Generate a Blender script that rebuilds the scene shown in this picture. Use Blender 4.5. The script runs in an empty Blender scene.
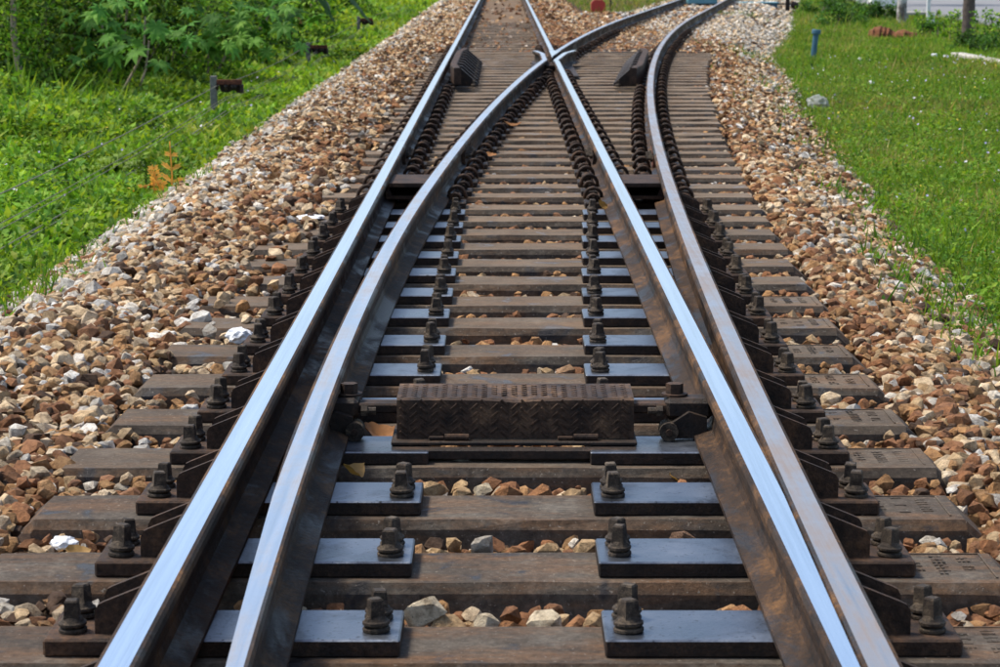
import bpy, bmesh, math, random
import numpy as np
from mathutils import Vector, Matrix

random.seed(7)
rng = np.random.default_rng(11)
R = math.radians
scene = bpy.context.scene
COL = scene.collection

# ------------------------------------------------------------------ camera
FPX = 2400.0                      # focal length in pixels of a 1000 px wide frame
CAM = (0.026, 0.0, 1.175)
PITCH = math.atan((333.5 + 45.5) / FPX)
YAW = math.atan(4.0 / FPX)
cam_d = bpy.data.cameras.new('camera')
cam_d.sensor_width = 36.0
cam_d.lens = 36.0 * FPX / 1000.0
cam_d.clip_start = 0.05
cam_d.clip_end = 2000.0
cam_d.dof.use_dof = True
cam_d.dof.focus_distance = 6.2
cam_d.dof.aperture_fstop = 15.0
cam = bpy.data.objects.new('camera', cam_d)
cam.location = CAM
cam.rotation_euler = (math.pi / 2 - PITCH, 0, YAW)
COL.objects.link(cam)
scene.camera = cam

# ------------------------------------------------------------------ light
SUN_EL, SUN_AZ = R(60), R(-72)    # azimuth measured from +Y (ahead) towards +X
world = bpy.data.worlds.new('World')
scene.world = world
world.use_nodes = True
wn = world.node_tree.nodes
bg = wn['Background']
sky = wn.new('ShaderNodeTexSky')
sky.sky_type = 'NISHITA'
sky.sun_disc = False
sky.sun_elevation = SUN_EL
sky.sun_rotation = SUN_AZ
sky.air_density = 1.0
sky.dust_density = 2.0
sky.ozone_density = 1.0
bg.inputs['Strength'].default_value = 0.14
world.node_tree.links.new(sky.outputs[0], bg.inputs[0])
sun_d = bpy.data.lights.new('sun', 'SUN')
sun_d.energy = 2.9
sun_d.angle = R(13)
sun_d.color = (1.0, 0.93, 0.82)
sun = bpy.data.objects.new('sun', sun_d)
sdir = Vector((math.sin(SUN_AZ) * math.cos(SUN_EL), math.cos(SUN_AZ) * math.cos(SUN_EL), math.sin(SUN_EL)))
sun.rotation_euler = sdir.to_track_quat('Z', 'Y').to_euler()
COL.objects.link(sun)
vs = scene.view_settings
vs.view_transform = 'Standard'
vs.look = 'None'
vs.gamma = 1.0
vs.exposure = 0.72
vs.use_curve_mapping = False
cy = scene.cycles
cy.max_bounces = 6; cy.diffuse_bounces = 3; cy.glossy_bounces = 3; cy.transmission_bounces = 3; cy.transparent_max_bounces = 4

# ------------------------------------------------------------------ helpers
def P(px, py, z):
    """world point at height z seen at a photograph pixel (used once, at build time)"""
    u, v = (px - 500.0) / FPX, (333.5 - py) / FPX
    d = Vector((u, v, -1.0))
    m = cam.rotation_euler.to_matrix()
    d = m @ d
    t = (z - CAM[2]) / d.z
    return Vector(CAM) + d * t

def tag(o, label=None, cat=None, group=None, kind=None):
    if label: o['label'] = label
    if cat: o['category'] = cat
    if group: o['group'] = group
    if kind: o['kind'] = kind
    return o

def link(name, me, parent=None, loc=None):
    o = bpy.data.objects.new(name, me)
    COL.objects.link(o)
    if parent is not None: o.parent = parent
    if loc is not None: o.location = loc
    return o

def empty(name, loc, rz=0.0):
    o = bpy.data.objects.new(name, None)
    o.empty_display_size = 0.05
    COL.objects.link(o)
    o.location = loc
    o.rotation_euler = (0, 0, rz)
    return o

class MB:
    """mesh builder: collects verts/faces, builds one mesh"""
    def __init__(s): s.v, s.f, s.m = [], [], []
    def add(s, vs_, fs_, mi=0):
        b = len(s.v)
        s.v += [tuple(p) for p in vs_]
        s.f += [tuple(b + i for i in f) for f in fs_]
        s.m += ([mi] * len(fs_) if isinstance(mi, int) else list(mi))
    def box(s, x0, x1, y0, y1, z0, z1, mi=0, M=None):
        vs_ = [Vector(p) for p in ((x0,y0,z0),(x1,y0,z0),(x1,y1,z0),(x0,y1,z0),(x0,y0,z1),(x1,y0,z1),(x1,y1,z1),(x0,y1,z1))]
        if M is not None: vs_ = [M @ p for p in vs_]
        s.add(vs_, [(0,3,2,1),(4,5,6,7),(0,1,5,4),(1,2,6,5),(2,3,7,6),(3,0,4,7)], mi)
    def bbox(s, x0, x1, y0, y1, z0, z1, b=.004, mi=0, M=None):
        """box with chamfered edges"""
        bm = bmesh.new()
        bmesh.ops.create_cube(bm, size=1.0)
        for v in bm.verts:
            v.co = Vector(((x0+x1)/2 + v.co.x*(x1-x0), (y0+y1)/2 + v.co.y*(y1-y0), (z0+z1)/2 + v.co.z*(z1-z0)))
        bmesh.ops.bevel(bm, geom=bm.edges[:], offset=b, segments=1, affect='EDGES')
        vs_ = [v.co.copy() for v in bm.verts]
        if M is not None: vs_ = [M @ p for p in vs_]
        bm.verts.index_update()
        s.add(vs_, [[v.index for v in f.verts] for f in bm.faces], mi)
        bm.free()
    def prism(s, poly, axis, a0, a1, mi=0):
        """poly in the two other axes (order kept), extruded along axis 0/1/2"""
        def mk(p, a):
            if axis == 0: return (a, p[0], p[1])
            if axis == 1: return (p[0], a, p[1])
            return (p[0], p[1], a)
        n = len(poly)
        vs_ = [mk(p, a0) for p in poly] + [mk(p, a1) for p in poly]
        fs_ = [tuple(range(n))[::-1], tuple(range(n, 2*n))]
        fs_ += [(i, (i+1) % n, n + (i+1) % n, n + i) for i in range(n)]
        s.add(vs_, fs_, mi)
    def tube(s, pts, rad, n=6, mi=0, cap=True):
        pts = [Vector(p) for p in pts]
        rads = rad if isinstance(rad, (list, tuple)) else [rad]*len(pts)
        rings = []
        up = Vector((0.13, 0.21, 0.97))
        for i, p in enumerate(pts):
            t = (pts[min(i+1, len(pts)-1)] - pts[max(i-1, 0)]).normalized()
            u = t.cross(up)
            if u.length < 1e-3: u = t.cross(Vector((1, 0, 0)))
            u.normalize()
            w = u.cross(t)
            rings.append([p + (u*math.cos(2*math.pi*k/n) + w*math.sin(2*math.pi*k/n)) * rads[i] for k in range(n)])
        vs_ = [q for r in rings for q in r]
        fs_ = []
        for i in range(len(pts)-1):
            for k in range(n):
                a, b = i*n + k, i*n + (k+1) % n
                fs_.append((a, b, b+n, a+n))
        if cap:
            fs_.append(tuple(range(n))[::-1])
            fs_.append(tuple((len(pts)-1)*n + k for k in range(n)))
        s.add(vs_, fs_, mi)
    def lathe(s, prof, n=16, c=(0, 0, 0), mi=0):
        """prof: list of (r, z) bottom to top, axis z"""
        vs_, fs_ = [], []
        for r, z in prof:
            for k in range(n):
                a = 2*math.pi*k/n
                vs_.append((c[0]+r*math.cos(a), c[1]+r*math.sin(a), c[2]+z))
        for i in range(len(prof)-1):
            for k in range(n):
                a, b = i*n+k, i*n+(k+1) % n
                fs_.append((a, b, b+n, a+n))
        fs_.append(tuple(range(n))[::-1])
        fs_.append(tuple((len(prof)-1)*n+k for k in range(n)))
        s.add(vs_, fs_, mi)
    def mesh(s, name, mats, smooth=False):
        me = bpy.data.meshes.new(name)
        me.from_pydata(s.v, [], s.f)
        for m in (mats if isinstance(mats, (list, tuple)) else [mats]): me.materials.append(m)
        me.polygons.foreach_set('material_index', s.m)
        bm = bmesh.new(); bm.from_mesh(me)
        bmesh.ops.recalc_face_normals(bm, faces=bm.faces[:])
        bm.to_mesh(me); bm.free()
        if smooth:
            me.polygons.foreach_set('use_smooth', [True]*len(me.polygons))
        me.update()
        return me
    def build(s, name, mats, parent=None, loc=None, smooth=False):
        return link(name, s.mesh(name, mats, smooth), parent, loc)

def batch_mesh(name, tv, tf, Rm, S, T, C, mat):
    """N transformed copies of a triangle template in one mesh; C = per-copy colour"""
    tv = np.asarray(tv, float); tf = np.asarray(tf, int)
    N, K, F = len(T), len(tv), len(tf)
    S = np.asarray(S, float)
    if S.ndim == 1: S = np.repeat(S[:, None], 3, 1)
    V = np.einsum('nij,nkj->nki', Rm, tv[None] * S[:, None, :]) + T[:, None, :]
    return V.reshape(-1, 3), (tf[None] + (np.arange(N)*K)[:, None, None]).reshape(-1, 3), np.repeat(C, K, 0)

def np_mesh(name, chunks, mat, parent=None, smooth=False):
    V, Fc, Cc, off = [], [], [], 0
    for v, f, c in chunks:
        V.append(v); Fc.append(f + off); Cc.append(c); off += len(v)
    V = np.concatenate(V); Fc = np.concatenate(Fc); Cc = np.concatenate(Cc)
    me = bpy.data.meshes.new(name)
    me.vertices.add(len(V)); me.vertices.foreach_set('co', V.astype(np.float32).ravel())
    me.loops.add(len(Fc)*3); me.loops.foreach_set('vertex_index', Fc.astype(np.int32).ravel())
    me.polygons.add(len(Fc))
    me.polygons.foreach_set('loop_start', np.arange(0, len(Fc)*3, 3, dtype=np.int32))
    me.polygons.foreach_set('loop_total', np.full(len(Fc), 3, dtype=np.int32))
    at = me.attributes.new('Col', 'FLOAT_COLOR', 'POINT')
    c4 = np.ones((len(V), 4), np.float32); c4[:, :3] = Cc
    at.data.foreach_set('color', c4.ravel())
    me.materials.append(mat)
    me.update(calc_edges=True)
    if smooth: me.polygons.foreach_set('use_smooth', np.ones(len(Fc), bool))
    else: me.polygons.foreach_set('use_smooth', np.zeros(len(Fc), bool))
    return link(name, me, parent)

def rot_zyx(yaw, pitch, roll):
    """arrays -> Rz(yaw) Rx(pitch) Ry(roll)"""
    cy, sy, cp, sp, cr, sr = np.cos(yaw), np.sin(yaw), np.cos(pitch), np.sin(pitch), np.cos(roll), np.sin(roll)
    z, o = np.zeros_like(yaw), np.ones_like(yaw)
    def m(*a): return np.stack(a, -1).reshape(-1, 3, 3)
    Rz = m(cy, -sy, z, sy, cy, z, z, z, o)
    Rx = m(o, z, z, z, cp, -sp, z, sp, cp)
    Ry = m(cr, z, sr, z, o, z, -sr, z, cr)
    return Rz @ Rx @ Ry

_ng = np.random.default_rng(3).random((64, 64))
def vnoise(x, y, s):
    x = np.asarray(x, float)/s; y = np.asarray(y, float)/s
    xi, yi = np.floor(x).astype(int), np.floor(y).astype(int)
    fx, fy = x-xi, y-yi
    fx = fx*fx*(3-2*fx); fy = fy*fy*(3-2*fy)
    g = lambda a, b: _ng[a % 64, b % 64]
    return (g(xi,yi)*(1-fx)+g(xi+1,yi)*fx)*(1-fy) + (g(xi,yi+1)*(1-fx)+g(xi+1,yi+1)*fx)*fy
def fnoise(x, y, s):
    return (vnoise(x, y, s) + .5*vnoise(np.asarray(x)+9.3, np.asarray(y)+4.1, s/2.1) + .25*vnoise(np.asarray(x)+3.3, np.asarray(y)+7.7, s/4.3))/1.75

# ------------------------------------------------------------------ materials
def new_mat(name):
    m = bpy.data.materials.new(name); m.use_nodes = True
    nt = m.node_tree
    return m, nt, nt.nodes['Principled BSDF']

def N_(nt, t, **kw):
    n = nt.nodes.new(t)
    for k, v in kw.items():
        if k.startswith('i_'):
            key = k[2:].replace('_', ' ')
            n.inputs[key].default_value = v
        else: setattr(n, k, v)
    return n

def ramp(nt, fac, stops):
    r = nt.nodes.new('ShaderNodeValToRGB')
    e = r.color_ramp.elements
    while len(e) < len(stops): e.new(0.5)
    for el, (p, c) in zip(e, stops):
        el.position = p
        el.color = (c, c, c, 1) if isinstance(c, (int, float)) else (*c, 1)
    nt.links.new(fac, r.inputs[0])
    return r.outputs[0]

def mixc(nt, fac, a, b, mode='MIX'):
    n = nt.nodes.new('ShaderNodeMix'); n.data_type = 'RGBA'; n.blend_type = mode
    for sock, val in ((n.inputs[0], fac), (n.inputs[6], a), (n.inputs[7], b)):
        if hasattr(val, 'links'): nt.links.new(val, sock)
        elif isinstance(val, (int, float)): sock.default_value = val if sock.type == 'VALUE' else (val, val, val, 1)
        else: sock.default_value = (*val, 1)
    return n.outputs[2]

def noise(nt, scale, detail=6, rough=.6, coord='Object', vscale=None, dist=0.0):
    tc = nt.nodes.new('ShaderNodeTexCoord')
    src = tc.outputs[coord]
    if coord == 'World':
        pass
    if vscale is not None:
        mp = nt.nodes.new('ShaderNodeMapping'); mp.inputs['Scale'].default_value = vscale
        nt.links.new(src, mp.inputs[0]); src = mp.outputs[0]
    n = N_(nt, 'ShaderNodeTexNoise')
    n.inputs['Scale'].default_value = scale; n.inputs['Detail'].default_value = detail
    n.inputs['Roughness'].default_value = rough; n.inputs['Distortion'].default_value = dist
    nt.links.new(src, n.inputs['Vector'])
    return n.outputs['Fac']

def wnoise(nt, scale, detail=6, rough=.6, vscale=None, dist=0.0):
    """noise in world position"""
    g = nt.nodes.new('ShaderNodeNewGeometry'); src = g.outputs['Position']
    if vscale is not None:
        mp = nt.nodes.new('ShaderNodeMapping'); mp.inputs['Scale'].default_value = vscale
        nt.links.new(src, mp.inputs[0]); src = mp.outputs[0]
    n = N_(nt, 'ShaderNodeTexNoise')
    n.inputs['Scale'].default_value = scale; n.inputs['Detail'].default_value = detail
    n.inputs['Roughness'].default_value = rough; n.inputs['Distortion'].default_value = dist
    nt.links.new(src, n.inputs['Vector'])
    return n.outputs['Fac']

def bump(nt, bsdf, h, strength=.3, dist=.01):
    b = nt.nodes.new('ShaderNodeBump')
    b.inputs['Strength'].default_value = strength; b.inputs['Distance'].default_value = dist
    nt.links.new(h, b.inputs['Height']); nt.links.new(b.outputs[0], bsdf.inputs['Normal'])

def m_simple(name, c1, c2, scale=20, rough=.7, metal=0.0, bs=.3, bd=.004, world=True, lo=.35, hi=.65, spec=.5):
    m, nt, b = new_mat(name)
    f = wnoise(nt, scale, 8, .65) if world else noise(nt, scale, 8, .65)
    nt.links.new(ramp(nt, f, [(lo, c1), (hi, c2)]), b.inputs['Base Color'])
    b.inputs['Roughness'].default_value = rough; b.inputs['Metallic'].default_value = metal
    b.inputs['Specular IOR Level'].default_value = spec
    f2 = wnoise(nt, scale*4, 5, .7) if world else noise(nt, scale*4, 5, .7)
    bump(nt, b, f2, bs, bd)
    return m

def m_concrete(name='sleeper_concrete', k=1.0, dust=0.0):
    m, nt, b = new_mat(name)
    big = wnoise(nt, 3.1, 6, .7)
    base = ramp(nt, big, [(.30, (.034*k, .026*k, .020*k)), (.50, (.066*k, .051*k, .038*k)), (.70, (.108*k, .092*k, .072*k))])
    st = wnoise(nt, 3.6, 8, .72, vscale=(.7, 3, 5))
    c = mixc(nt, ramp(nt, st, [(.46, 0.0), (.66, .75)]), base, (.150*k, .076*k, .034*k))
    gr = wnoise(nt, 5.0, 8, .75)
    c = mixc(nt, ramp(nt, gr, [(.52, 0.0), (.68, .55)]), c, (.15*k, .135*k, .112*k))
    bl = wnoise(nt, 7.5, 4, .55, dist=.6)
    c = mixc(nt, ramp(nt, bl, [(.57, 0.0), (.645, .85)]), c, (.016, .015, .016))
    fine = wnoise(nt, 55, 10, .75)
    c = mixc(nt, 1.0, c, ramp(nt, fine, [(.28, .38), (.5, .95), (.72, 1.55)]), 'MULTIPLY')
    pit = wnoise(nt, 120, 3, .5)
    c = mixc(nt, ramp(nt, pit, [(.66, 0.0), (.70, .6)]), c, (.25, .22, .18))
    if dust:
        g = nt.nodes.new('ShaderNodeNewGeometry'); sx = nt.nodes.new('ShaderNodeSeparateXYZ')
        nt.links.new(g.outputs['Normal'], sx.inputs[0])
        dn = wnoise(nt, 9, 8, .7)
        f = nt.nodes.new('ShaderNodeMath'); f.operation = 'MULTIPLY'
        nt.links.new(ramp(nt, sx.outputs[2], [(.6, 0.0), (.95, dust)]), f.inputs[0]); nt.links.new(ramp(nt, dn, [(.30, .35), (.6, 1.0)]), f.inputs[1])
        c = mixc(nt, f.outputs[0], c, (.27, .195, .125))
    nt.links.new(c, b.inputs['Base Color'])
    nt.links.new(ramp(nt, bl, [(.58, .9), (.66, .40)]), b.inputs['Roughness'])
    b.inputs['Specular IOR Level'].default_value = .3
    bump(nt, b, fine, .7, .006)
    return m

def m_rail_top(name, rusty):
    m, nt, b = new_mat(name)
    streak = wnoise(nt, 60, 8, .75, vscale=(1, .012, 1))
    blot = wnoise(nt, 9, 6, .7, vscale=(1, .35, 1))
    k_ = [1.0, .80, .66][rusty]
    steel = ramp(nt, streak, [(.30, (.58*k_, .62*k_, .68*k_)), (.5, (.74*k_, .79*k_, .86*k_)), (.7, (.86*k_, .90*k_, .95*k_))])
    rust = ramp(nt, blot, [(.3, (.12, .075, .05)), (.7, (.26, .17, .11))])
    lo = {0: (.66, .78), 1: (.46, .64), 2: (.36, .58)}[rusty]
    fac = ramp(nt, mixc(nt, .45, blot, streak), [(lo[0], 0.0), (lo[1], [.40, .65, .85][rusty])])
    nt.links.new(mixc(nt, fac, steel, rust), b.inputs['Base Color'])
    nt.links.new(ramp(nt, fac, [(0, 1.0), (1, .25)]), b.inputs['Metallic'])
    nt.links.new(ramp(nt, streak, [(.25, [.18, .25, .30][rusty]), (.75, [.28, .40, .48][rusty])]), b.inputs['Roughness'])
    bump(nt, b, wnoise(nt, 90, 5, .6, vscale=(1, .08, 1)), .05, .002)
    return m

def m_rust(name, dark, mid, light, scale=9, rough=.7, bd=.005, metal=.0, stretch=None, spec=.22, grease=.0):
    m, nt, b = new_mat(name)
    f = wnoise(nt, scale, 10, .74, vscale=stretch, dist=.4)
    c = ramp(nt, f, [(.34, dark), (.50, mid), (.66, light)])
    sp = wnoise(nt, scale*9, 6, .7)
    c = mixc(nt, 1.0, c, ramp(nt, sp, [(.30, .35), (.5, .95), (.70, 1.6)]), 'MULTIPLY')
    rg = ramp(nt, sp, [(.3, rough-.12), (.7, min(1, rough+.2))])
    if grease:
        gn = wnoise(nt, scale*.55, 6, .65, vscale=stretch, dist=.8)
        gf = ramp(nt, gn, [(.50, 0.0), (.60, grease)])
        c = mixc(nt, gf, c, (.010, .009, .009))
        rg = mixc(nt, gf, rg, (.34, .34, .34))
    nt.links.new(c, b.inputs['Base Color'])
    nt.links.new(rg, b.inputs['Roughness'])
    b.inputs['Metallic'].default_value = metal
    b.inputs['Specular IOR Level'].default_value = spec
    bump(nt, b, sp, .7, bd)
    return m

def m_plate():
    m, nt, b = new_mat('slide_plate_steel')
    f = wnoise(nt, 7, 8, .68)
    sp = wnoise(nt, 110, 4, .6)
    oil = wnoise(nt, 5.5, 6, .65, dist=.7)
    c = ramp(nt, f, [(.3, (.10, .115, .14)), (.7, (.23, .255, .295))])
    c = mixc(nt, ramp(nt, oil, [(.52, 0.0), (.64, .6)]), c, (.035, .035, .04))
    c = mixc(nt, ramp(nt, sp, [(.62, 0.0), (.68, .85)]), c, (.02, .018, .016))
    nt.links.new(c, b.inputs['Base Color'])
    b.inputs['Metallic'].default_value = .9
    nt.links.new(ramp(nt, f, [(.3, .26), (.7, .48)]), b.inputs['Roughness'])
    bump(nt, b, sp, .25, .003)
    return m

def m_stone(name, obj_color):
    m, nt, b = new_mat(name)
    if obj_color:
        base = nt.nodes.new('ShaderNodeObjectInfo').outputs['Color']
    else:
        a = nt.nodes.new('ShaderNodeAttribute'); a.attribute_name = 'Col'; base = a.outputs['Color']
    f = wnoise(nt, 45, 6, .7)
    c = mixc(nt, 1.0, base, ramp(nt, f, [(.28, (.32, .26, .22)), (.5, (1, .97, .93)), (.72, (1.45, 1.46, 1.46))]), 'MULTIPLY')
    sp = wnoise(nt, 260, 2, .5)
    c = mixc(nt, ramp(nt, sp, [(.64, 0.0), (.70, .55)]), c, (.05, .04, .035))
    r = wnoise(nt, 16, 4, .6)
    c = mixc(nt, ramp(nt, r, [(.54, 0.0), (.72, .45)]), c, (.22, .11, .045))
    nt.links.new(c, b.inputs['Base Color'])
    b.inputs['Roughness'].default_value = .85
    b.inputs['Specular IOR Level'].default_value = .3
    bump(nt, b, wnoise(nt, 70, 10, .75), 1.0, .018)
    return m

def m_leaf(name, col=None, trans=.35, rough=.5):
    m, nt, b = new_mat(name)
    if col is None:
        a = nt.nodes.new('ShaderNodeAttribute'); a.attribute_name = 'Col'; base = a.outputs['Color']
    else:
        f = wnoise(nt, 18, 5, .6)
        base = ramp(nt, f, [(.3, tuple(x*.6 for x in col)), (.7, tuple(x*1.25 for x in col))])
    nt.links.new(base, b.inputs['Base Color'])
    b.inputs['Roughness'].default_value = rough
    b.inputs['Specular IOR Level'].default_value = .16
    t = nt.nodes.new('ShaderNodeBsdfTranslucent')
    nt.links.new(mixc(nt, 1.0, base, (1.15, 1.1, .55), 'MULTIPLY'), t.inputs['Color'])
    mx = nt.nodes.new('ShaderNodeMixShader'); mx.inputs[0].default_value = trans
    out = nt.nodes['Material Output']
    nt.links.new(b.outputs[0], mx.inputs[1]); nt.links.new(t.outputs[0], mx.inputs[2])
    nt.links.new(mx.outputs[0], out.inputs['Surface'])
    return m

M_CONC = m_concrete(k=1.0)
M_CONCL = [M_CONC] + [m_concrete('dusty_sleeper_concrete', .9, d_) for d_ in (.16, .30, .45, .58)]
M_CONCD = M_CONCL[-1]
M_MARK = m_concrete('cast_mark_concrete', .72)
M_TOP = [m_rail_top('rail_top_polished', 0), m_rail_top('rail_top_worn', 1), m_rail_top('rail_top_rusty', 2)]
M_RAILSIDE = m_rust('rail_side_rust', (.012, .008, .006), (.042, .023, .012), (.155, .078, .030), 8, .72, stretch=(1, .4, 1), grease=.8)
M_IRON = m_rust('oily_iron', (.010, .008, .007), (.026, .017, .012), (.060, .034, .020), 14, .6, spec=.3)
M_BROWN = m_rust('brown_iron', (.018, .012, .009), (.045, .027, .018), (.105, .055, .029), 10, .68)
M_BOLT = m_rust('bolt_iron', (.020, .014, .010), (.052, .039, .028), (.15, .112, .074), 40, .62, spec=.22)
M_REDRUST = m_rust('red_rust', (.05, .018, .012), (.12, .042, .026), (.22, .085, .045), 12, .8)
M_PLATE = m_plate()
M_STONE = m_stone('ballast_stone', False)
M_STONEO = m_stone('ballast_stone_piece', True)
M_LEAF = m_leaf('leaf_green', trans=.42, rough=.6)
M_GRASS = m_leaf('grass_green', trans=.40, rough=.65)
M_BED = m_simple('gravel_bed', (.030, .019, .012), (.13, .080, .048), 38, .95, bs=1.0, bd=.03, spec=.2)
M_SOIL = m_simple('soil_ground', (.045, .050, .016), (.12, .105, .045), 5, .95, bs=.8, bd=.03, spec=.15)
M_ROAD = m_simple('asphalt', (.15, .15, .155), (.21, .21, .215), 1.3, .9, bs=.2)

# ------------------------------------------------------------------ turnout geometry
G = 0.5           # half gauge (to the running faces)
HC = 0.535        # rail centre line
def off(y):
    y = max(y, -1.58)
    return (y + 1.58)**2 / 657.0 if y < 40 else 41.58**2/657.0 + (y-40)*2*41.58/657.0
def x_rstock(y): return HC + off(y)
def x_ldiv(y): return -HC + off(y)
PITCHS = 0.52
def yb(i): return 4.113 + PITCHS * i
Y_JOINT = 13.2
Z0 = 0.032        # underside of the rail foot above sleeper tops
RH = 0.133
ZT = Z0 + RH

EDGE = ([0, 9, 12, 17, 23, 27, 34, 45, 60, 90], [1.84, 1.9, 2.0, 2.4, 2.8, 3.25, 3.8, 5.4, 7.2, 11.5])
def x_redge(y): return np.interp(y, *EDGE)
def off_np(y):
    y = np.asarray(y, float)
    return np.maximum(0, np.minimum(y, 40)+1.58)**2/657.0 + np.maximum(0, y-40)*2*41.58/657.0
def x_rsleeper(y): return HC + off_np(y) + .40 + .006*np.maximum(0, np.asarray(y)-5)
XL_EDGE = -1.95

def bed_z(x, y):
    x = np.asarray(x, float); y = np.asarray(y, float)
    inner = -.066 + .006*np.clip((y-14)/8, 0, 1) + .05*np.clip((y-25)/4, 0, 1)
    inner = inner + .026*np.clip((-.66 - x)/.12, 0, 1) + .02*np.clip((x - x_rsleeper(y) + .24)/.1, 0, 1)
    tl = np.clip((-.96 - x)/.14, 0, 1)
    zl = -.040 + .034*np.clip((-1.12-x)/.25, 0, 1) - .25*np.clip((-1.38 - x)/.62, 0, 1)**1.2 + .02*(fnoise(x, y, .5)-.5)
    xs = x_rsleeper(y); xe = x_redge(y)
    tr = np.clip((x - xs + .05)/.12, 0, 1)
    fr = np.clip((x - xs - .15)/np.maximum(.2, xe - xs - .15), 0, 1)
    zr = -.045 - .22*fr**1.1 + .04*(fnoise(x, y, .5)-.5)
    z = inner*(1-tl)*(1-tr) + zl*tl + zr*tr
    return z

def ground_z(x, y):
    x = np.asarray(x, float); y = np.asarray(y, float)
    n = .10*(fnoise(x, y, 2.3)-.5)
    left = -.30 + n - .02*np.clip((-2.4-x), 0, 3)
    right = -.30 + n
    return np.where(x < 0, left, right)

# ------------------------------------------------------------------ the setting
def grid_sheet(name, xs, ys, zf, mat):
    nx, ny = len(xs), len(ys)
    Xg, Yg = np.meshgrid(xs, ys)
    Zg = zf(Xg, Yg)
    V = np.stack([Xg, Yg, Zg], -1).reshape(-1, 3)
    i = np.arange((ny-1)*nx).reshape(ny-1, nx)[:, :-1].ravel()
    Fq = np.stack([i, i+1, i+1+nx, i+nx], 1)
    me = bpy.data.meshes.new(name)
    me.from_pydata(V.tolist(), [], Fq.tolist())
    me.materials.append(mat)
    me.polygons.foreach_set('use_smooth', [True]*len(me.polygons))
    return link(name, me)

gx = np.concatenate([np.linspace(-600, -30, 12), np.linspace(-26, 26, 105), np.linspace(30, 600, 12)])
gy = np.concatenate([np.linspace(-300, -6, 8), np.linspace(-4, 80, 140), np.linspace(90, 1200, 14)])
def zground(x, y):
    z = ground_z(x, y)
    xe = x_redge(np.clip(y, 0, 90))
    inside = (x > XL_EDGE + .1) & (x < xe - .1) & (y < 90)
    z = np.where(inside, -.42, z)
    return z
tag(grid_sheet('ground', gx, gy, zground, M_SOIL), kind='structure')
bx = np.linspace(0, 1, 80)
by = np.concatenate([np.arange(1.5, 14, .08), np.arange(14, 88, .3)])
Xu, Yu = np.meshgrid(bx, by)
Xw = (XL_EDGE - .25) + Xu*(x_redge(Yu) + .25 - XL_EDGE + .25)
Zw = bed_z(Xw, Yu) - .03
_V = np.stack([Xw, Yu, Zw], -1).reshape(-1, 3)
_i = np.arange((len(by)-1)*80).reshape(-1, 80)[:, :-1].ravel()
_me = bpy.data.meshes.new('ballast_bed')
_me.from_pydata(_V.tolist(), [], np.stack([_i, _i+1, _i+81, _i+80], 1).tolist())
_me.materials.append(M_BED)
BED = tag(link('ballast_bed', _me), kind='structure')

def m_dust():
    m, nt, b = new_mat('trodden_dust')
    f = wnoise(nt, 2.6, 10, .75); g = wnoise(nt, 40, 8, .75); st = wnoise(nt, 1.2, 4, .6, vscale=(.3, 4, 1))
    c = ramp(nt, f, [(.32, (.085, .052, .032)), (.5, (.17, .115, .072)), (.68, (.27, .20, .135))])
    c = mixc(nt, ramp(nt, st, [(.45, 0.0), (.62, .5)]), c, (.10, .065, .042))
    c = mixc(nt, 1.0, c, ramp(nt, g, [(.3, .5), (.7, 1.4)]), 'MULTIPLY')
    nt.links.new(c, b.inputs['Base Color']); b.inputs['Roughness'].default_value = .95; b.inputs['Specular IOR Level'].default_value = .15
    bump(nt, b, g, .8, .02)
    return m
xs_ = np.linspace(-.46, .46, 24); ys_ = np.arange(27.0, 86, .16)
dust = grid_sheet('dust_layer', xs_, ys_, lambda x, y: -.024 + .030*(fnoise(x, y, .5)-.5) - .05*np.clip((27.8-y)/.8, 0, 1), m_dust())
tag(dust, kind='structure')

# road at the right
mb = MB()
mb.add([(9.6, 30, -.24), (40, 30, -.24), (60, 140, -.24), (13.5, 140, -.24), (9.9, 62, -.24)], [(0, 1, 2, 3, 4)])
tag(mb.build('road', M_ROAD), kind='structure')

# ------------------------------------------------------------------ rails
PROF = [(-.055,0),(.055,0),(.055,.010),(.013,.024),(.0078,.04),(.0078,.092),(.030,.104),(.0325,.110),(.0325,.124),(.0285,.1304),(.0225,.1326),
        (-.0225,.1326),(-.0285,.1304),(-.0325,.124),(-.0325,.110),(-.030,.104),(-.0078,.092),(-.0078,.04),(-.013,.024),(-.055,.010)]
TOPSEG = {10}
def sweep(name, ys, xf, top_mat, label, cat='rail', prof_f=None, zf=None):
    mb = MB()
    n = len(PROF)
    rings = []
    for y in ys:
        e = 1e-2
        dx = (xf(y+e) - xf(y-e))/(2*e)
        nx, ny = 1/math.hypot(1, dx), -dx/math.hypot(1, dx)
        pr = prof_f(y) if prof_f else PROF
        dz = zf(y) if zf else 0.0
        rings.append([(xf(y) + p[0]*nx, y + p[0]*ny, Z0 + p[1] + dz) for p in pr])
    vs_ = [q for r in rings for q in r]
    fs_, ms = [], []
    for i in range(len(ys)-1):
        for k in range(n):
            a, b = i*n+k, i*n+(k+1) % n
            fs_.append((a, b, b+n, a+n)); ms.append(1 if k in TOPSEG else 0)
    # end caps in convex pieces
    for base in (0, (len(ys)-1)*n):
        for q in ((0,1,2,3,18,19), (3,4,17,18), (4,5,16,17), (5,6,15,16), (6,7,8,9,10,11,12,13,14,15)):
            fs_.append(tuple(base+i for i in q)); ms.append(0)
    mb.add(vs_, fs_, ms)
    o = mb.build(name, [M_RAILSIDE, top_mat])
    return tag(o, label, cat)

def yr(a, b, st=.35): return list(np.linspace(a, b, max(2, int((b-a)/st))))

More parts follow.
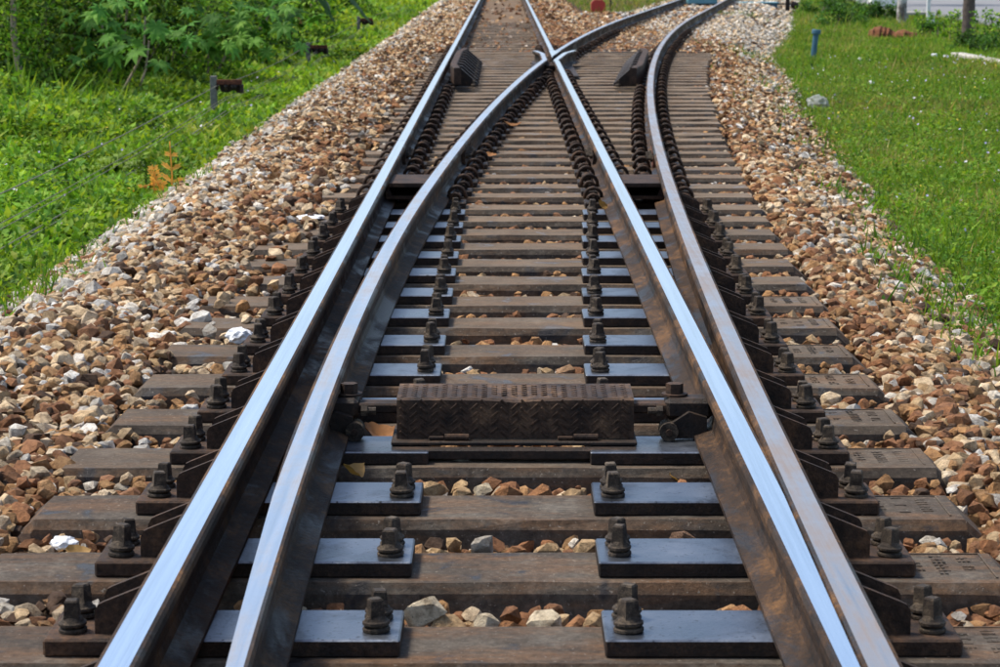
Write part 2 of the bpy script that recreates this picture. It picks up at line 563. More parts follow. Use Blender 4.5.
rail_l1 = sweep('rail', yr(1.6, Y_JOINT-.003), lambda y: -HC, M_TOP[0], 'bright straight outer rail along the left, nearer length up to its joint')
rail_l2 = sweep('rail', yr(Y_JOINT+.003, 85), lambda y: -HC, M_TOP[0], 'bright straight left rail beyond its joint, running off under the top edge')
rail_r = sweep('rail', yr(1.6, 85), x_rstock, M_TOP[2], 'long rusty curved outer rail bending away along the right')

def blade_prof(y, side):
    """side=+1: running face on the right (left blade); -1: running face on the left"""
    w = min(.065, max(.012, off(y) - .001))
    cut = .0325 - w              # stock-side face position
    out = []
    for px_, pz in PROF:
        q = px_*side             # +: towards running face
        q = max(q, cut) if pz > .095 else max(q, min(cut, 0) if w > .05 else cut - .004)
        if w < .064 and pz > .13: pz = .1315
        out.append((q*side, pz))
    return out
def op(y): return .0027*max(0, 10.2-y)**2
blade_l = sweep('switch_rail', yr(1.6, Y_JOINT-.003, .25), lambda y: x_ldiv(y)+op(y), M_TOP[1],
                'worn left switch blade standing open from the left rail', 'switch blade', lambda y: blade_prof(y, 1))
blade_r = sweep('switch_rail', yr(1.6, Y_JOINT-.003, .25), lambda y: HC, M_TOP[0],
                'bright right switch blade lying closed against the curved rail', 'switch blade', lambda y: blade_prof(y, -1))
YK = 23.15
def x_lwing(y):
    if y < YK: return x_ldiv(y)
    t = .4215 + 0.0*(y-YK)
    f = max(0, y-25.0); return x_ldiv(YK)*max(0, 1-(y-YK)/.3) + t*min(1, (y-YK)/.3) - .09*f
def x_rwing(y):
    if y < YK: return HC
    k = min(1, (y-YK)/.3); f = max(0, y-25.1)
    return HC*(1-k) + (-.4215+off(y))*k + .09*f
sweep('closure_rail', yr(Y_JOINT+.003, YK) + yr(YK+.05, 25.7, .12), x_lwing, M_TOP[1],
      'curved middle rail running from the left blade up to the crossing', 'rail')
sweep('closure_rail', yr(Y_JOINT+.003, YK) + yr(YK+.05, 25.8, .12), x_rwing, M_TOP[0],
      'straight middle rail running from the right blade up to the crossing', 'rail')
# vee of the crossing
mb = MB()
ysn = list(np.linspace(24.0, 25.75, 12))
prev = None
for y in ysn:
    l, r_ = G, max(G+.012, -G + off(y))
    drop = .004*max(0, (24.5-y))/.5
    ring = [(l, y, Z0+.02), (r_, y, Z0+.02), (r_, y, ZT-.006-drop), (r_-.005, y, ZT-.001-drop), (l+.005, y, ZT-.001-drop), (l, y, ZT-.006-drop)]
    b = len(mb.v); mb.v += ring
    if prev is not None:
        for k in range(6):
            a0, a1 = prev+k, prev+(k+1) % 6
            mb.f.append((a0, a1, b+(k+1) % 6, b+k)); mb.m.append(1 if k in (3,) else 0)
    else: mb.f.append(tuple(range(b, b+6))); mb.m.append(0)
    prev = b
mb.f.append(tuple(range(prev, prev+6))); mb.m.append(0)
nose = mb.build('crossing_nose', [M_RAILSIDE, M_TOP[0]])
tag(nose, 'pointed steel nose where the two middle rails cross', 'crossing')
mb = MB(); mb.bbox(.31, .74, 22.9, 25.9, Z0-.012, Z0+.004, .004)
mb.build('base_plate', M_IRON, nose)
for yy in (23.3, 23.7):
    mb = MB(); mb.bbox(.42, .52, yy, yy+.16, Z0+.03, Z0+.09, .008); mb.build('filler_block', M_BROWN, nose)
sweep('crossing_rail', yr(25.72, 85), lambda y: HC, M_TOP[0], 'bright straight rail leading away beyond the crossing to the top edge', 'rail')
sweep('crossing_rail', yr(25.74, 85), x_ldiv, M_TOP[1], 'worn rail curving away to the right beyond the crossing', 'rail')

# fishplates at the joints (parts of the nearer rail)
def bolt_mesh():
    mb = MB()
    mb.lathe([(.0245,0),(.0265,.002),(.0265,.006),(.0245,.008)], 16)
    mb.lathe([(.0205,.0081),(.0205,.0109)], 12)
    mb.lathe([(.0240,.011),(.0262,.013),(.0262,.017),(.0235,.019)], 16)
    mb.lathe([(.0225,.0191),(.0195,.0235),(.0165,.027)], 14)
    a = .0142; b = .0122; z0, z1 = .024, .056
    vs_ = [(s*a, t*a, z0) for s, t in ((-1,-1),(1,-1),(1,1),(-1,1))] + [(s*b, t*b, z1-.003) for s, t in ((-1,-1),(1,-1),(1,1),(-1,1))] + \
          [(s*b*.82, t*b*.82, z1) for s, t in ((-1,-1),(1,-1),(1,1),(-1,1))]
    mb.add(vs_, [(0,1,5,4),(1,2,6,5),(2,3,7,6),(3,0,4,7),(4,5,9,8),(5,6,10,9),(6,7,11,10),(7,4,8,11),(8,9,10,11),(3,2,1,0)])
    return mb.mesh('bolt', M_BOLT)
ME_BOLT = bolt_mesh()
def nut_mesh():
    mb = MB()
    pts = [(.02*math.cos(k*math.pi/3), .02*math.sin(k*math.pi/3)) for k in range(6)]
    mb.prism(pts, 0, 0, .016)
    mb.tube([(.016, 0, 0), (.034, 0, 0)], .010, 8)
    return mb.mesh('nut', M_BOLT)
ME_NUT = nut_mesh()
def fishplate(parent, xf, y0, side, mat):
    mb = MB()
    x = xf(y0) + side*.008
    xo = side*.020
    ys = (y0-.24, y0+.24)
    xa, xb = xf(ys[0])-xf(y0), xf(ys[1])-xf(y0)
    pl = [(0, Z0+.028), (xo*1.2, Z0+.022), (xo, Z0+.045), (xo, Z0+.085), (xo*1.3, Z0+.099), (0, Z0+.099)]
    n = len(pl)
    vs_ = [(x+xa+p[0], ys[0], p[1]) for p in pl] + [(x+xb+p[0], ys[1], p[1]) for p in pl]
    mb.add(vs_, [tuple(range(n)), tuple(range(n, 2*n))] + [(i, (i+1) % n, n+(i+1) % n, n+i) for i in range(n)])
    fp = mb.build('fishplate', mat, parent)
    for dy in (-.17, -.06, .06, .17):
        nb = link('bolt', ME_NUT, fp, (xf(y0+dy)+side*.028, y0+dy, Z0+.065))
        if side < 0: nb.rotation_euler = (0, 0, math.pi)
fishplate(rail_l1, lambda y: -HC, Y_JOINT, 1, M_BROWN); fishplate(rail_l1, lambda y: -HC, Y_JOINT, -1, M_BROWN)
fishplate(blade_l, x_ldiv, Y_JOINT, 1, M_BROWN)
fishplate(blade_r, lambda y: HC, Y_JOINT, -1, M_BROWN)
fishplate(rail_r, x_rstock, 13.0, -1, M_REDRUST); fishplate(rail_r, x_rstock, 13.0, 1, M_REDRUST)

# raised check rails
def check_rail(xf, y0, y1, side, label):
    """side = direction from the running rail towards the check rail"""
    root = empty('check_rail', (xf((y0+y1)/2), (y0+y1)/2, 0))
    root.location = (0, 0, 0)
    mb = MB()
    ys = list(np.linspace(y0, y1, 16))
    rings = []
    for y in ys:
        fl = max(0, y0+.7-y)/.7*.05 + max(0, y-(y1-.7))/.7*.05
        x = xf(y) + side*(.0325+.045+fl)
        w = .062*side
        z1 = ZT+.040
        rings.append([(x, y, Z0+.03), (x+w, y, Z0+.03), (x+w, y, z1-.006), (x+w*.9, y, z1), (x+w*.1, y, z1), (x, y, z1-.006)])
    vs_ = [q for r in rings for q in r]; fs_ = [tuple(range(6)), tuple(range(len(vs_)-6, len(vs_)))]
    for i in range(len(ys)-1):
        for k in range(6): fs_.append((i*6+k, i*6+(k+1) % 6, (i+1)*6+(k+1) % 6, (i+1)*6+k))
    mb.add(vs_, fs_)
    mb.build('bar', M_BROWN, root)
    y = y0+.25
    while y < y1:
        x = xf(y)+side*(.0325+.045+.06)
        mb = MB()
        mb.prism([(x, Z0), (x+side*.20, Z0), (x+side*.19, Z0+.03), (x+side*.05, ZT+.02), (x, ZT+.025)], 1, y, y+.10)
        br = mb.build('bracket', M_IRON, root)
        link('bolt', ME_BOLT, br, (x+side*.16, y-.05, Z0))
        y += PITCHS
    tag(root, label, 'check rail')
check_rail(lambda y: -HC, 20.9, 25.4, 1, 'raised brown check rail on brackets beside the left rail near the crossing')
check_rail(x_rstock, 20.9, 25.4, -1, 'raised brown check rail on brackets inside the curved right rail')

# heel blocks
def heel_block(xa, xb, y0, y1, label):
    root = empty('heel_block', (0, 0, 0))
    xa0, xb0, xa1, xb1 = xa(y0), xb(y0), xa(y1), xb(y1)
    def slab(z0, z1, ya, yb_, name, mat, ins=0.0):
        mb = MB()
        x0, x1 = xa(ya)+ins, xb(ya)-ins; x2, x3 = xb(yb_)-ins, xa(yb_)+ins
        mb.add([(x0,ya,z0),(x1,ya,z0),(x2,yb_,z0),(x3,yb_,z0),(x0,ya,z1),(x1,ya,z1),(x2,yb_,z1),(x3,yb_,z1)],
               [(0,3,2,1),(4,5,6,7),(0,1,5,4),(1,2,6,5),(2,3,7,6),(3,0,4,7)])
        mb.build(name, mat, root)
    slab(Z0+.082, Z0+.100, y0, y1, 'top_flange', M_BROWN)
    slab(Z0+.026, Z0+.040, y0, y1, 'bottom_flange', M_BROWN, .004)
    slab(Z0+.041, Z0+.081, y0+.22, y0+.24, 'web', M_IRON, .006)
    for f in (xa, xb):
        s = 1 if f is xa else -1
        mb = MB(); x = f(y0)
        mb.prism([(x+s*.002, Z0+.041), (x+s*.03, Z0+.041), (x+s*.016, Z0+.081), (x+s*.002, Z0+.081)], 1, y0+.01, y0+.05)
        mb.build('lug', M_BROWN, root)
    tag(root, label, 'spacer block')
heel_block(lambda y: -HC+.012, lambda y: x_ldiv(y)+op(y)-.012, 11.05, 11.50, 'brown hollow spacer block bolted between left rail and left switch blade')
heel_block(lambda y: HC+.012, lambda y: x_rstock(y)-.012, 11.05, 11.50, 'brown hollow spacer block bolted between right blade and curved right rail')

# ------------------------------------------------------------------ sleepers with their fastenings
ONES = ['', 'first', 'second', 'third', 'fourth', 'fifth', 'sixth', 'seventh', 'eighth', 'ninth', 'tenth', 'eleventh', 'twelfth', 'thirteenth',
        'fourteenth', 'fifteenth', 'sixteenth', 'seventeenth', 'eighteenth', 'nineteenth']
TENS = {2: ('twentieth', 'twenty'), 3: ('thirtieth', 'thirty'), 4: ('fortieth', 'forty'), 5: ('fiftieth', 'fifty'), 6: ('sixtieth', 'sixty')}
def ordinal(n):
    if n < 20: return ONES[n]
    t, o = divmod(n, 10)
    return TENS[t][0] if o == 0 else TENS[t][1] + '-' + ONES[o]

def sleeper_body(xl, xr, jag):
    """local y: 0 = back top edge, negative towards the camera"""
    prof = [(0.0, 0.0), (.010, -.016), (.030, -.20), (-.265, -.20), (-.239, -.020), (-.225, 0.0)]   # (y, z)
    mb = MB()
    n = len(prof)
    xs = [(xl-.05, -.07, 1), (xl-.035, -.022, 1), (xl, 0.0, 1)] 
    vs_ = []
    nseg = max(4, int((xr-xl)/.14))
    cols = [(xl-.06, .055), (xl-.004, .004)] + [(xl + (xr-xl)*k/nseg, 0.0) for k in range(0, nseg+1)] + [(xr+.004, .004), (xr+.06, .055)]
    for ci, (x, d) in enumerate(cols):
        for (y, z) in prof:
            jy = random.uniform(-.0028, .0028)*jag; jz = random.uniform(-.0016, .0012)*jag
            zz = z
            if d and z > -.1: zz = z - d
            vs_.append((x, y+jy, zz+jz))
    fs_ = [tuple(range(n)), tuple(range(len(vs_)-n, len(vs_)))]
    for i in range(len(cols)-1):
        for k in range(n): fs_.append((i*n+k, i*n+(k+1) % n, (i+1)*n+(k+1) % n, (i+1)*n+k))
    mb.add(vs_, fs_)
    return mb

def plate_mesh(name, w, d, h, mat, b=.003, side=None):
    mb = MB(); mb.bbox(-w/2, w/2, -d, 0, 0, h, b)
    me = mb.mesh(name, [mat, side or mat])
    if side:
        for p_ in me.polygons: p_.material_index = 0 if p_.normal.z > .5 else 1
    return me
PT = .031
ME_SLIDE = plate_mesh('slide_plate', .37, .19, PT, M_PLATE, .003, M_IRON)
ME_OUT = plate_mesh('base_plate', .195, .19, PT, M_BROWN, .004)
def brace_mesh(side):
    mb = MB()
    for y in (-.05, -.155):
        q = [(0, PT-.001), (side*.124, PT-.001), (side*.124, PT+.040), (side*.118, PT+.051), (side*.108, PT+.056), (0, PT+.100)]
        mb.prism(q, 1, y, y+.012)
    mb.bbox(min(0, side*.07), max(0, side*.07), -.13, -.06, PT-.001, PT+.03, .004)
    return mb.mesh('rail_brace', M_BROWN)
ME_BRACE = {1: brace_mesh(1), -1: brace_mesh(-1)}
M_CLIP = m_rust('rusty_clip', (.014, .009, .007), (.042, .024, .015), (.12, .060, .030), 9, .65, spec=.28)
def clip_mesh():
    mb = MB()
    pts = []
    for k in range(9):
        a = math.pi*k/8
        pts.append((-.040*math.cos(a), -.006*math.sin(a), .022+.044*math.sin(a)))
    pts += [(.043, .012, .012), (.034, .045, .014), (.012, .06, .020), (-.01, .055, .026)]
    mb.tube([(-.042, .012, .018)] + pts, .0090, 7)
    pts2 = []
    for k in range(7):
        a = math.pi*k/6
        pts2.append((.004-.026*math.cos(a), -.050, .012+.026*math.sin(a)))
    mb.tube(pts2, .0080, 7)
    mb.bbox(-.016, .022, -.045, .05, 0, .03, .005)
    return mb.mesh('rail_clip', M_CLIP, smooth=True)
ME_CLIP = clip_mesh()
ME_TIE = plate_mesh('base_plate', .26, .16, .026, M_IRON)
def emboss_mesh(seed):
    mb = MB()
    rnd = random.Random(seed)
    # thin frame
    for x0, x1, y0, y1 in ((0, .19, -.012, -.008), (0, .004, -.195, -.012), (.186, .19, -.195, -.012)):
        mb.box(x0, x1, y0, y1, .0004, .0022)
    def glyph(cx, cy, w, h, mi):
        # worn unreadable cast strokes
        if rnd.random() < .18: return
        for k in range(rnd.choice((2, 3))):
            if rnd.random() < .5: mb.box(cx-w/2, cx+w/2, cy+h*(k-1)*.36-h*.09, cy+h*(k-1)*.36+h*.09, .0004, .0013, mi)
            else: mb.box(cx+w*(k-1)*.4-w*.13, cx+w*(k-1)*.4+w*.13, cy-h/2, cy+h/2, .0004, .0014+.0001*k, mi)
    for k in range(4): glyph(.050, -.055-.026*k, .020, .011, 1)
    for k in range(7): glyph(.098, -.030-.0215*k, .024, .011, 1)
    for k in range(6): glyph(.148, -.045-.021*k, .022, .011, 0)
    return mb.mesh('cast_mark', [M_CONCL[1], M_MARK])
M_STROKE = m_simple('dark_stroke', (.040, .032, .025), (.075, .062, .048), 60, .9)  # darker brown meant for the cast strokes, assigned to no mesh
ME_EMB = [emboss_mesh(k) for k in range(5)]

def bolt_on(parent, x, y, z):
    b = link('bolt', ME_BOLT, parent, (x, y, z))
    b.rotation_euler = (random.uniform(-.05, .05), random.uniform(-.05, .05), random.uniform(-.8, .8))
    s = random.uniform(.86, 1.0); b.scale = (s, s, random.uniform(.92, 1.12))
    return b

N_SLIDE = 14           # rows -1..13 carry slide plates
N_LONG = 48
SLEEPERS = []
for i in range(-1, N_LONG+1):
    y = yb(i) + random.uniform(-.008, .008)
    xl = -.98 + random.uniform(-.02, .02)
    xr = float(x_rsleeper(y)) + random.uniform(-.015, .015)
    root = empty('sleeper', (0, y, random.uniform(-.003, .002)))
    body = sleeper_body(xl, xr, 1.0 if i < 20 else 1.6).build('body', M_CONCL[0 if i < 3 else 1 if i < 7 else 2 if i < 13 else 3 if i < 22 else 4], root)
    SLEEPERS.append((y, xl, xr))
    if i < N_SLIDE:
        # left side
        for side in (-1, 1):
            xs = -HC if side < 0 else x_rstock(y-.1)
            inn = -side                      # direction towards the track centre
            sp = link('slide_plate', ME_SLIDE, root, (xs + inn*.20, -.004, 0))
            for dy in ((-.055, -.135) if i not in (3, 4) else ((-.04,) if i == 4 else ())):
                bolt_on(sp, inn*(.185-.042), dy, PT)
            bp = link('base_plate', ME_OUT, root, (xs + side*.122, -.002, 0))
            for dy in (-.05, -.14):
                bolt_on(bp, side*(.176-.122), dy, PT)
            link('rail_brace', ME_BRACE[side], bp, (side*(.012-.122), 0, 0))
        if 3 <= i <= 5 or i < 3 or i < 9:
            link('cast_mark', ME_EMB[i % 5], root, (xr-.205+random.uniform(-.01, .006), 0, 0))
    else:
        rails = [(-HC, 1), (x_rstock(y-.1), 1)]
        if y < 23.0: rails += [(x_ldiv(y-.1), 1), (HC, 1)]
        elif y > 25.9: rails += [(x_ldiv(y-.1), 1), (HC, 1)]
        for rx, _ in rails:
            bp = link('base_plate', ME_TIE, root, (rx, -.03, .002))
            for s in (-1, 1):
                # a clip would clash with a check rail
                if 20.7 < y < 25.6 and ((abs(rx+HC) < .01 and s > 0) or (abs(rx-x_rstock(y-.1)) < .01 and s < 0)): continue
                c = link('rail_clip', ME_CLIP, bp, (s*.088, -.075, .026))
                c.rotation_euler = (0, 0, math.pi if s > 0 else 0)
                c.scale = (1, -1, 1) if s > 0 else (1, 1, 1)
                c.rotation_euler = (0, 0, random.uniform(-.12, .12)) if s < 0 else (0, 0, random.uniform(-.12, .12))
                c.scale = (-s, 1, random.uniform(.92, 1.12))
    if i == -1: lab = 'concrete sleeper almost wholly cut off by the bottom edge'
    elif i == 0: lab = 'nearest whole concrete sleeper with slide plates at the bottom edge'
    elif i < N_SLIDE: lab = f'concrete sleeper with two shiny slide plates, {ordinal(i+1)} from the bottom edge'
    else: lab = f'narrow-looking concrete sleeper with spring clips, {ordinal(i+1)} from the bottom edge'
    tag(root, lab, 'sleeper', 'sleepers under the turnout')
# half-buried sleepers of the straight track beyond the crossing
for k in range(22):
    y = yb(N_LONG+1) + k*.62
    root = empty('sleeper', (0, y, random.uniform(-.006, .001)))
    sleeper_body(-.98, .98, 1.8).build('body', M_CONCD, root)
    tag(root, f'dust-covered sleeper of the straight track, {ordinal(k+1)} beyond the long crossing sleepers', 'sleeper', 'dusty sleepers of the straight track')
for k in range(11):
    y = yb(N_LONG+1) + .05 + k*.62
    dx_ = (off(y+.1)-off(y-.1))/.2
    xm = x_rstock(y) - HC
    root = empty('sleeper', (xm, y, random.uniform(-.004, .006)), math.atan(-dx_)*-1)
    sleeper_body(-.86, .95, 1.8).build('body', M_CONC if k < 3 else M_CONCD, root)
    for rx in (-HC, HC):
        bp = link('base_plate', ME_TIE, root, (rx, -.03, .002))
        for s_ in (-1, 1):
            c = link('rail_clip', ME_CLIP, bp, (s_*.088, -.075, .026)); c.scale = (-s_, 1, 1)
    tag(root, f'half-buried sleeper of the curving track, {ordinal(k+1)} beyond the long crossing sleepers', 'sleeper', 'half-buried sleepers of the curving track')
SL_Y = np.array([s[0] for s in SLEEPERS])

# ------------------------------------------------------------------ tread-plate cover and switch rod
YC = 5.58
root = empty('tread_plate_cover', (0.053, YC, 0))
M_TREAD = m_rust('tread_plate_iron', (.018, .012, .009), (.058, .034, .021), (.17, .100, .055), 7, .6, metal=.2)
mb = MB()
W2 = .281
# folded sheet: front leans slightly, top falls a little to the front
poly = [(0.0, .042), (.010, .132), (.020, .137), (.19, .140), (.195, .10), (.185, .10), (.180, .130), (.024, .127), (.012, .042)]
cols = [(-W2, 0), (-.14, .0), (-.06, -.001), (0.0, -.006), (.05, -.002), (.14, 0), (W2, 0)]
n = len(poly); vs_ = []
for x, d in cols:
    for (yy, zz) in poly: vs_.append((x, yy, zz + (d if .12 < zz and yy < .05 else 0)))
fs_ = []
for i in range(len(cols)-1):
    for k in range(n): fs_.append((i*n+k, i*n+(k+1) % n, (i+1)*n+(k+1) % n, (i+1)*n+k))
for b in (0, (len(cols)-1)*n):
    fs_ += [(b+0, b+1, b+7, b+8), (b+1, b+2, b+3, b+6, b+7), (b+3, b+4, b+5, b+6)]
mb.add(vs_, fs_)
mb.build('hood', M_TREAD, root)
mb = MB()
for sx in (-1, 1): mb.box(min(sx*W2, sx*(W2-.006)), max(sx*W2, sx*(W2-.006)), .02, .18, .042, .125)
mb.build('side_panel', M_TREAD, root)
mb = MB()
px = .031
for c in range(23):
    for r in range(5):
        x = -W2+.016+c*.0239; z = .052+r*.0185+(.009 if c % 2 else 0)
        if z > .127: continue
        a = R(42) if c % 2 == 0 else R(-42)
        M = Matrix.Translation((x, .0015+(z-.042)*.111, z)) @ Matrix.Rotation(a, 4, 'Y')
        mb.bbox(-.0115, .0115, -.0034, .002, -.0030, .0030, .0012, 0, M)
    for r in range(7):
        x = -W2+.016+c*.0239; y = .030+r*.0235+(.0117 if c % 2 else 0)
        if y > .182 or (abs(x) < .07 and y < .052): continue
        a = R(45) if c % 2 == 0 else R(-45)
        M = Matrix.Translation((x, y, .1374+(y-.02)*.0176)) @ Matrix.Rotation(a, 4, 'Z')
        mb.bbox(-.0078, .0078, -.0026, .0026, -.002, .0011, .0007, 0, M)
mb.build('tread_pattern', M_TREAD, root)
mb = MB(); mb.bbox(-W2-.012, W2+.006, -.035, .17, .0315, .0405, .002)
mb.build('base_plate', M_IRON, root)
mb = MB(); mb.bbox(-W2-.01, W2+.004, -.075, -.037, .006, .030, .003)
mb.build('lower_angle', M_IRON, root)
for xh in (-.155, .15):
    mb = MB()
    mb.tube([(xh-.012, -.014, .048), (xh+.045, -.014, .048)], .0085, 10); mb.bbox(xh-.05, xh-.013, -.018, -.008, .0415, .050, .002)
    mb.build('hinge', M_BROWN, root)
tag(root, 'rusty brown tread-plate cover box with a dented top between the blades', 'cover')

root = empty('switch_rod', (0, YC+.10, 0))
mb = MB(); mb.bbox(-.325, .44, -.03, .03, .088, .112, .004)
mb.build('rod', M_BROWN, root)
def clevis(x, side, parent):
    """side: direction from the track centre to the blade"""
    mb = MB()
    mb.bbox(x-.012, x+.10 if side > 0 else x+.012, -.04, .04, .075, .125, .010) if side > 0 else mb.bbox(x-.10, x+.012, -.04, .04, .075, .125, .010)
    x0, x1 = sorted((x, x+side*.085))
    mb.prism([(x0, .034), (x1, .034), (x1, .085), (x0+(x1-x0)*.5, .098), (x0, .07)], 1, -.062, -.030)
    cl = mb.build('clevis', M_IRON, parent)
    mb = MB(); mb.tube([(x-side*.006, -.075, .052), (x-side*.006, -.02, .052)], .0225, 16); 
    rl = mb.build('roller', M_BOLT, cl)
    mb = MB(); mb.tube([(x-side*.006, -.083, .052), (x-side*.006, -.074, .052)], .008, 8); mb.build('pin', M_BROWN, cl)
    mb = MB()
    pts = [(.021*math.cos(k*math.pi/3), .021*math.sin(k*math.pi/3)) for k in range(6)]
    xb_ = x + side*.012
    mb.lathe([(.032, .126), (.032, .131)], 16, (xb_, .012, 0))
    mb.add([(xb_+p[0], .012+p[1], .1312) for p in pts] + [(xb_+p[0], .012+p[1], .155) for p in pts],
           [tuple(range(6))[::-1], tuple(range(6, 12))] + [(i, (i+1) % 6, 6+(i+1) % 6, 6+i) for i in range(6)])
    mb.build('bolt', M_BROWN, cl)
    mb = MB(); mb.tube([(x-side*.055, -.045, .098), (x-side*.02, -.045, .098)], .009, 8); mb.tube([(x-side*.035, -.045, .098), (x-side*.02, -.045, .098)], .014, 6)
    mb.build('lock_nut', M_BOLT, cl)
clevis(.425, 1, root); clevis(-.335, -1, root)
tag(root, 'flat iron switch rod with roller clevises passing under the tread-plate cover', 'switch rod')

# ------------------------------------------------------------------ ballast stones
def hull_template(seed, npts, sq=(1, .8, .62)):
    r = random.Random(seed)
    bm = bmesh.new()
    for k in range(npts):
        v = Vector((r.gauss(0, 1), r.gauss(0, 1), r.gauss(0, 1))).normalized()
        v *= r.uniform(.72, 1.0)
        bm.verts.new((v.x*sq[0], v.y*sq[1], v.z*sq[2]))
    res = bmesh.ops.convex_hull(bm, input=bm.verts[:])
    bmesh.ops.delete(bm, geom=list({g for g in res['geom_interior'] + res['geom_unused'] if isinstance(g, bmesh.types.BMVert)}), context='VERTS')
    bmesh.ops.triangulate(bm, faces=bm.faces[:])
    bmesh.ops.recalc_face_normals(bm, faces=bm.faces[:])
    bm.verts.index_update()
    V = np.array([v.co[:] for v in bm.verts]); Fc = np.array([[v.index for v in f.verts] for f in bm.faces])
    bm.free()
    return V, Fc
TEMPL = [hull_template(100+k, 14 if k % 2 else 20, (1, random.uniform(.7, .95), random.uniform(.5, .8))) for k in range(14)]
TEMPL_FAR = [hull_template(300+k, 9) for k in range(8)]

PAL = np.array([(.42, .235, .100), (.57, .405, .225), (.29, .135, .060), (.66, .52, .345), (.10, .058, .034), (.72, .68, .60), (.48, .455, .40)])
def stone_colors(x, y):
    n = len(x)
    white = np.zeros(n)
    white += np.clip((-1.25-x)/.5, 0, 1)*.60 + np.where(x < 0, .06, 0)
    xs = x_rsleeper(y)
    fr = np.clip((x-xs)/np.maximum(.3, x_redge(y)-xs), 0, 1)
    white += np.where(x > 0, .28*fr + .75*np.clip((y-30)/8, 0, 1)*(x > .8+off(30)), 0)
    white = np.clip(white*1.1 + .7*(fnoise(x, y, .8)-.5), .06, .92)
    w = np.stack([.26*(1-white), .24*(1-white)+.12*white, .17*(1-white), .18+.14*white, .12*(1-white)+.03, .42*white+.03, .28*white+.02], 1)
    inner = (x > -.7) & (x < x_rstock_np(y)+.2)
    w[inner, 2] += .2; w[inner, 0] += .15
    red = np.where(x > 0, np.clip(.45-fr, 0, .45)*1.5, .22*np.clip((x+1.35)/.4, 0, 1))*(y < 34)
    w[:, 2] += red; w[:, 0] += red*.6
    w /= w.sum(1, keepdims=True)
    cdf = np.cumsum(w, 1)
    k = (rng.random(n)[:, None] > cdf).sum(1).clip(0, 6)
    c = PAL[k]*rng.uniform(.70, 1.30, (n, 1))*np.stack([1+.04*(t_:=rng.uniform(-1, 1, n)), np.ones(n), 1-.07*t_], 1)
    return c
def x_rstock_np(y): return HC + off_np(y)

pts = []   # x, y, z, size
def lay(y0, y1, sp, s0, s1, layers):
    for L in range(layers):
        X0, X1 = XL_EDGE-.12, float(x_redge(y1))+.15
        nx, ny = int((X1-X0)/sp), int((y1-y0)/sp)
        gx_, gy_ = np.meshgrid(np.arange(nx), np.arange(ny))
        x = X0 + (gx_.ravel() + rng.random(nx*ny))*sp
        y = y0 + (gy_.ravel() + rng.random(nx*ny))*sp
        s = rng.uniform(s0, s1, len(x))*np.where(rng.random(len(x)) < .12, 1.35, 1)*.5
        keep = (x < x_redge(y) + .12*(rng.random(len(x))-.3)) & (x > XL_EDGE + .15*(rng.random(len(x))-.6))
        keep &= (np.abs(x) < .21*y*1.05 + .9)
        xs = x_rsleeper(y)
        inner = (x > -1.0) & (x < xs + .05)
        # gap test: distance behind the previous sleeper's back edge
        ph = np.mod(y - yb(0), PITCHS)
        gap = (ph > .03) & (ph < PITCHS - .262)
        onlong = inner & (y < yb(N_LONG) + .3)
        z = bed_z(x, y)
        zin = z + rng.uniform(-.02, .015, len(x)) + L*.010
        zout = z + rng.uniform(-.012, .016, len(x)) + L*.016
        # ballast that has spread over the left sleeper ends
        spill = (x < -.80 + .12*fnoise(x, y, .35)*np.clip((y-6)/4, 0, 1)) & (rng.random(len(x)) < .13*np.clip((y-6.5)/4, 0, 1)) & (x < -.76)
        far_in = inner & (y > 26)
        ok_in = gap & (s < .034)
        keep &= (~onlong) | ok_in | spill
        # nothing under/inside rails
        for xr_ in (np.full_like(x, -HC), np.full_like(x, HC), x_rstock_np(y), x_rstock_np(y)-2*HC):
            keep &= (np.abs(x-xr_) > .075) | (zin + s < Z0 - .005)
        plate = (y < yb(N_SLIDE)) & (y > 0) & inner & ~gap
        keep &= ~(plate & spill & (x > -.80))
        up = rng.random(len(x)) < .20
        zin = np.where(up & (y > 3) & (y < 24) & (ph < .21), -.020 - s*.15, zin)
        zf = np.where(onlong & ~spill, np.where(x < -.66, zin, np.minimum(zin, -.018 - s*.15)), np.where(spill & onlong, s*.30, zout))
        mid = inner & (y >= yb(N_LONG)+.3)
        zf = np.where(mid, z + rng.uniform(-.01, .01, len(x)), zf)
        sel = keep
        pts.append(np.stack([x, y, zf, s], 1)[sel])
lay(2.6, 8.5, .037, .030, .080, 2)
lay(8.5, 15, .041, .034, .080, 2)
lay(15, 26, .055, .045, .085, 2)
lay(26, 44, .075, .055, .095, 1)
lay(44, 84, .14, .08, .15, 1)
pts = np.concatenate(pts)
# no stones on the crossing base or check rails
k_ = (pts[:, 1] > 22.5) & (pts[:, 1] < 26) & (pts[:, 0] > .22) & (pts[:, 0] < .9)
pts = pts[~k_]
k_ = (pts[:, 1] > 27) & (np.abs(pts[:, 0]) < .47) & (rng.random(len(pts)) < .93)
pts = pts[~k_]
k_ = (pts[:, 1] > 29) & (pts[:, 1] < 36) & (np.abs(pts[:, 0]-x_rstock_np(pts[:, 1])+HC-.05) < .95) & (np.mod(pts[:, 1]-yb(N_LONG+1)-.05, .62) > .36) & (rng.random(len(pts)) < .65)
pts = pts[~k_]
# the grass island between the two tracks far ahead
isl = (pts[:, 1] > 50) & (pts[:, 0] > 1.6) & (pts[:, 0] < x_rstock_np(pts[:, 1]) - 1.07 - .75)
pts = pts[~isl]
cols = stone_colors(pts[:, 0], pts[:, 1])
# inside the track near the frog the stones are red-brown and dark
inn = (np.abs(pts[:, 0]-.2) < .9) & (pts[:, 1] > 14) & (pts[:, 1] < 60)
cols[inn] = cols[inn]*np.array([.75, .66, .60])
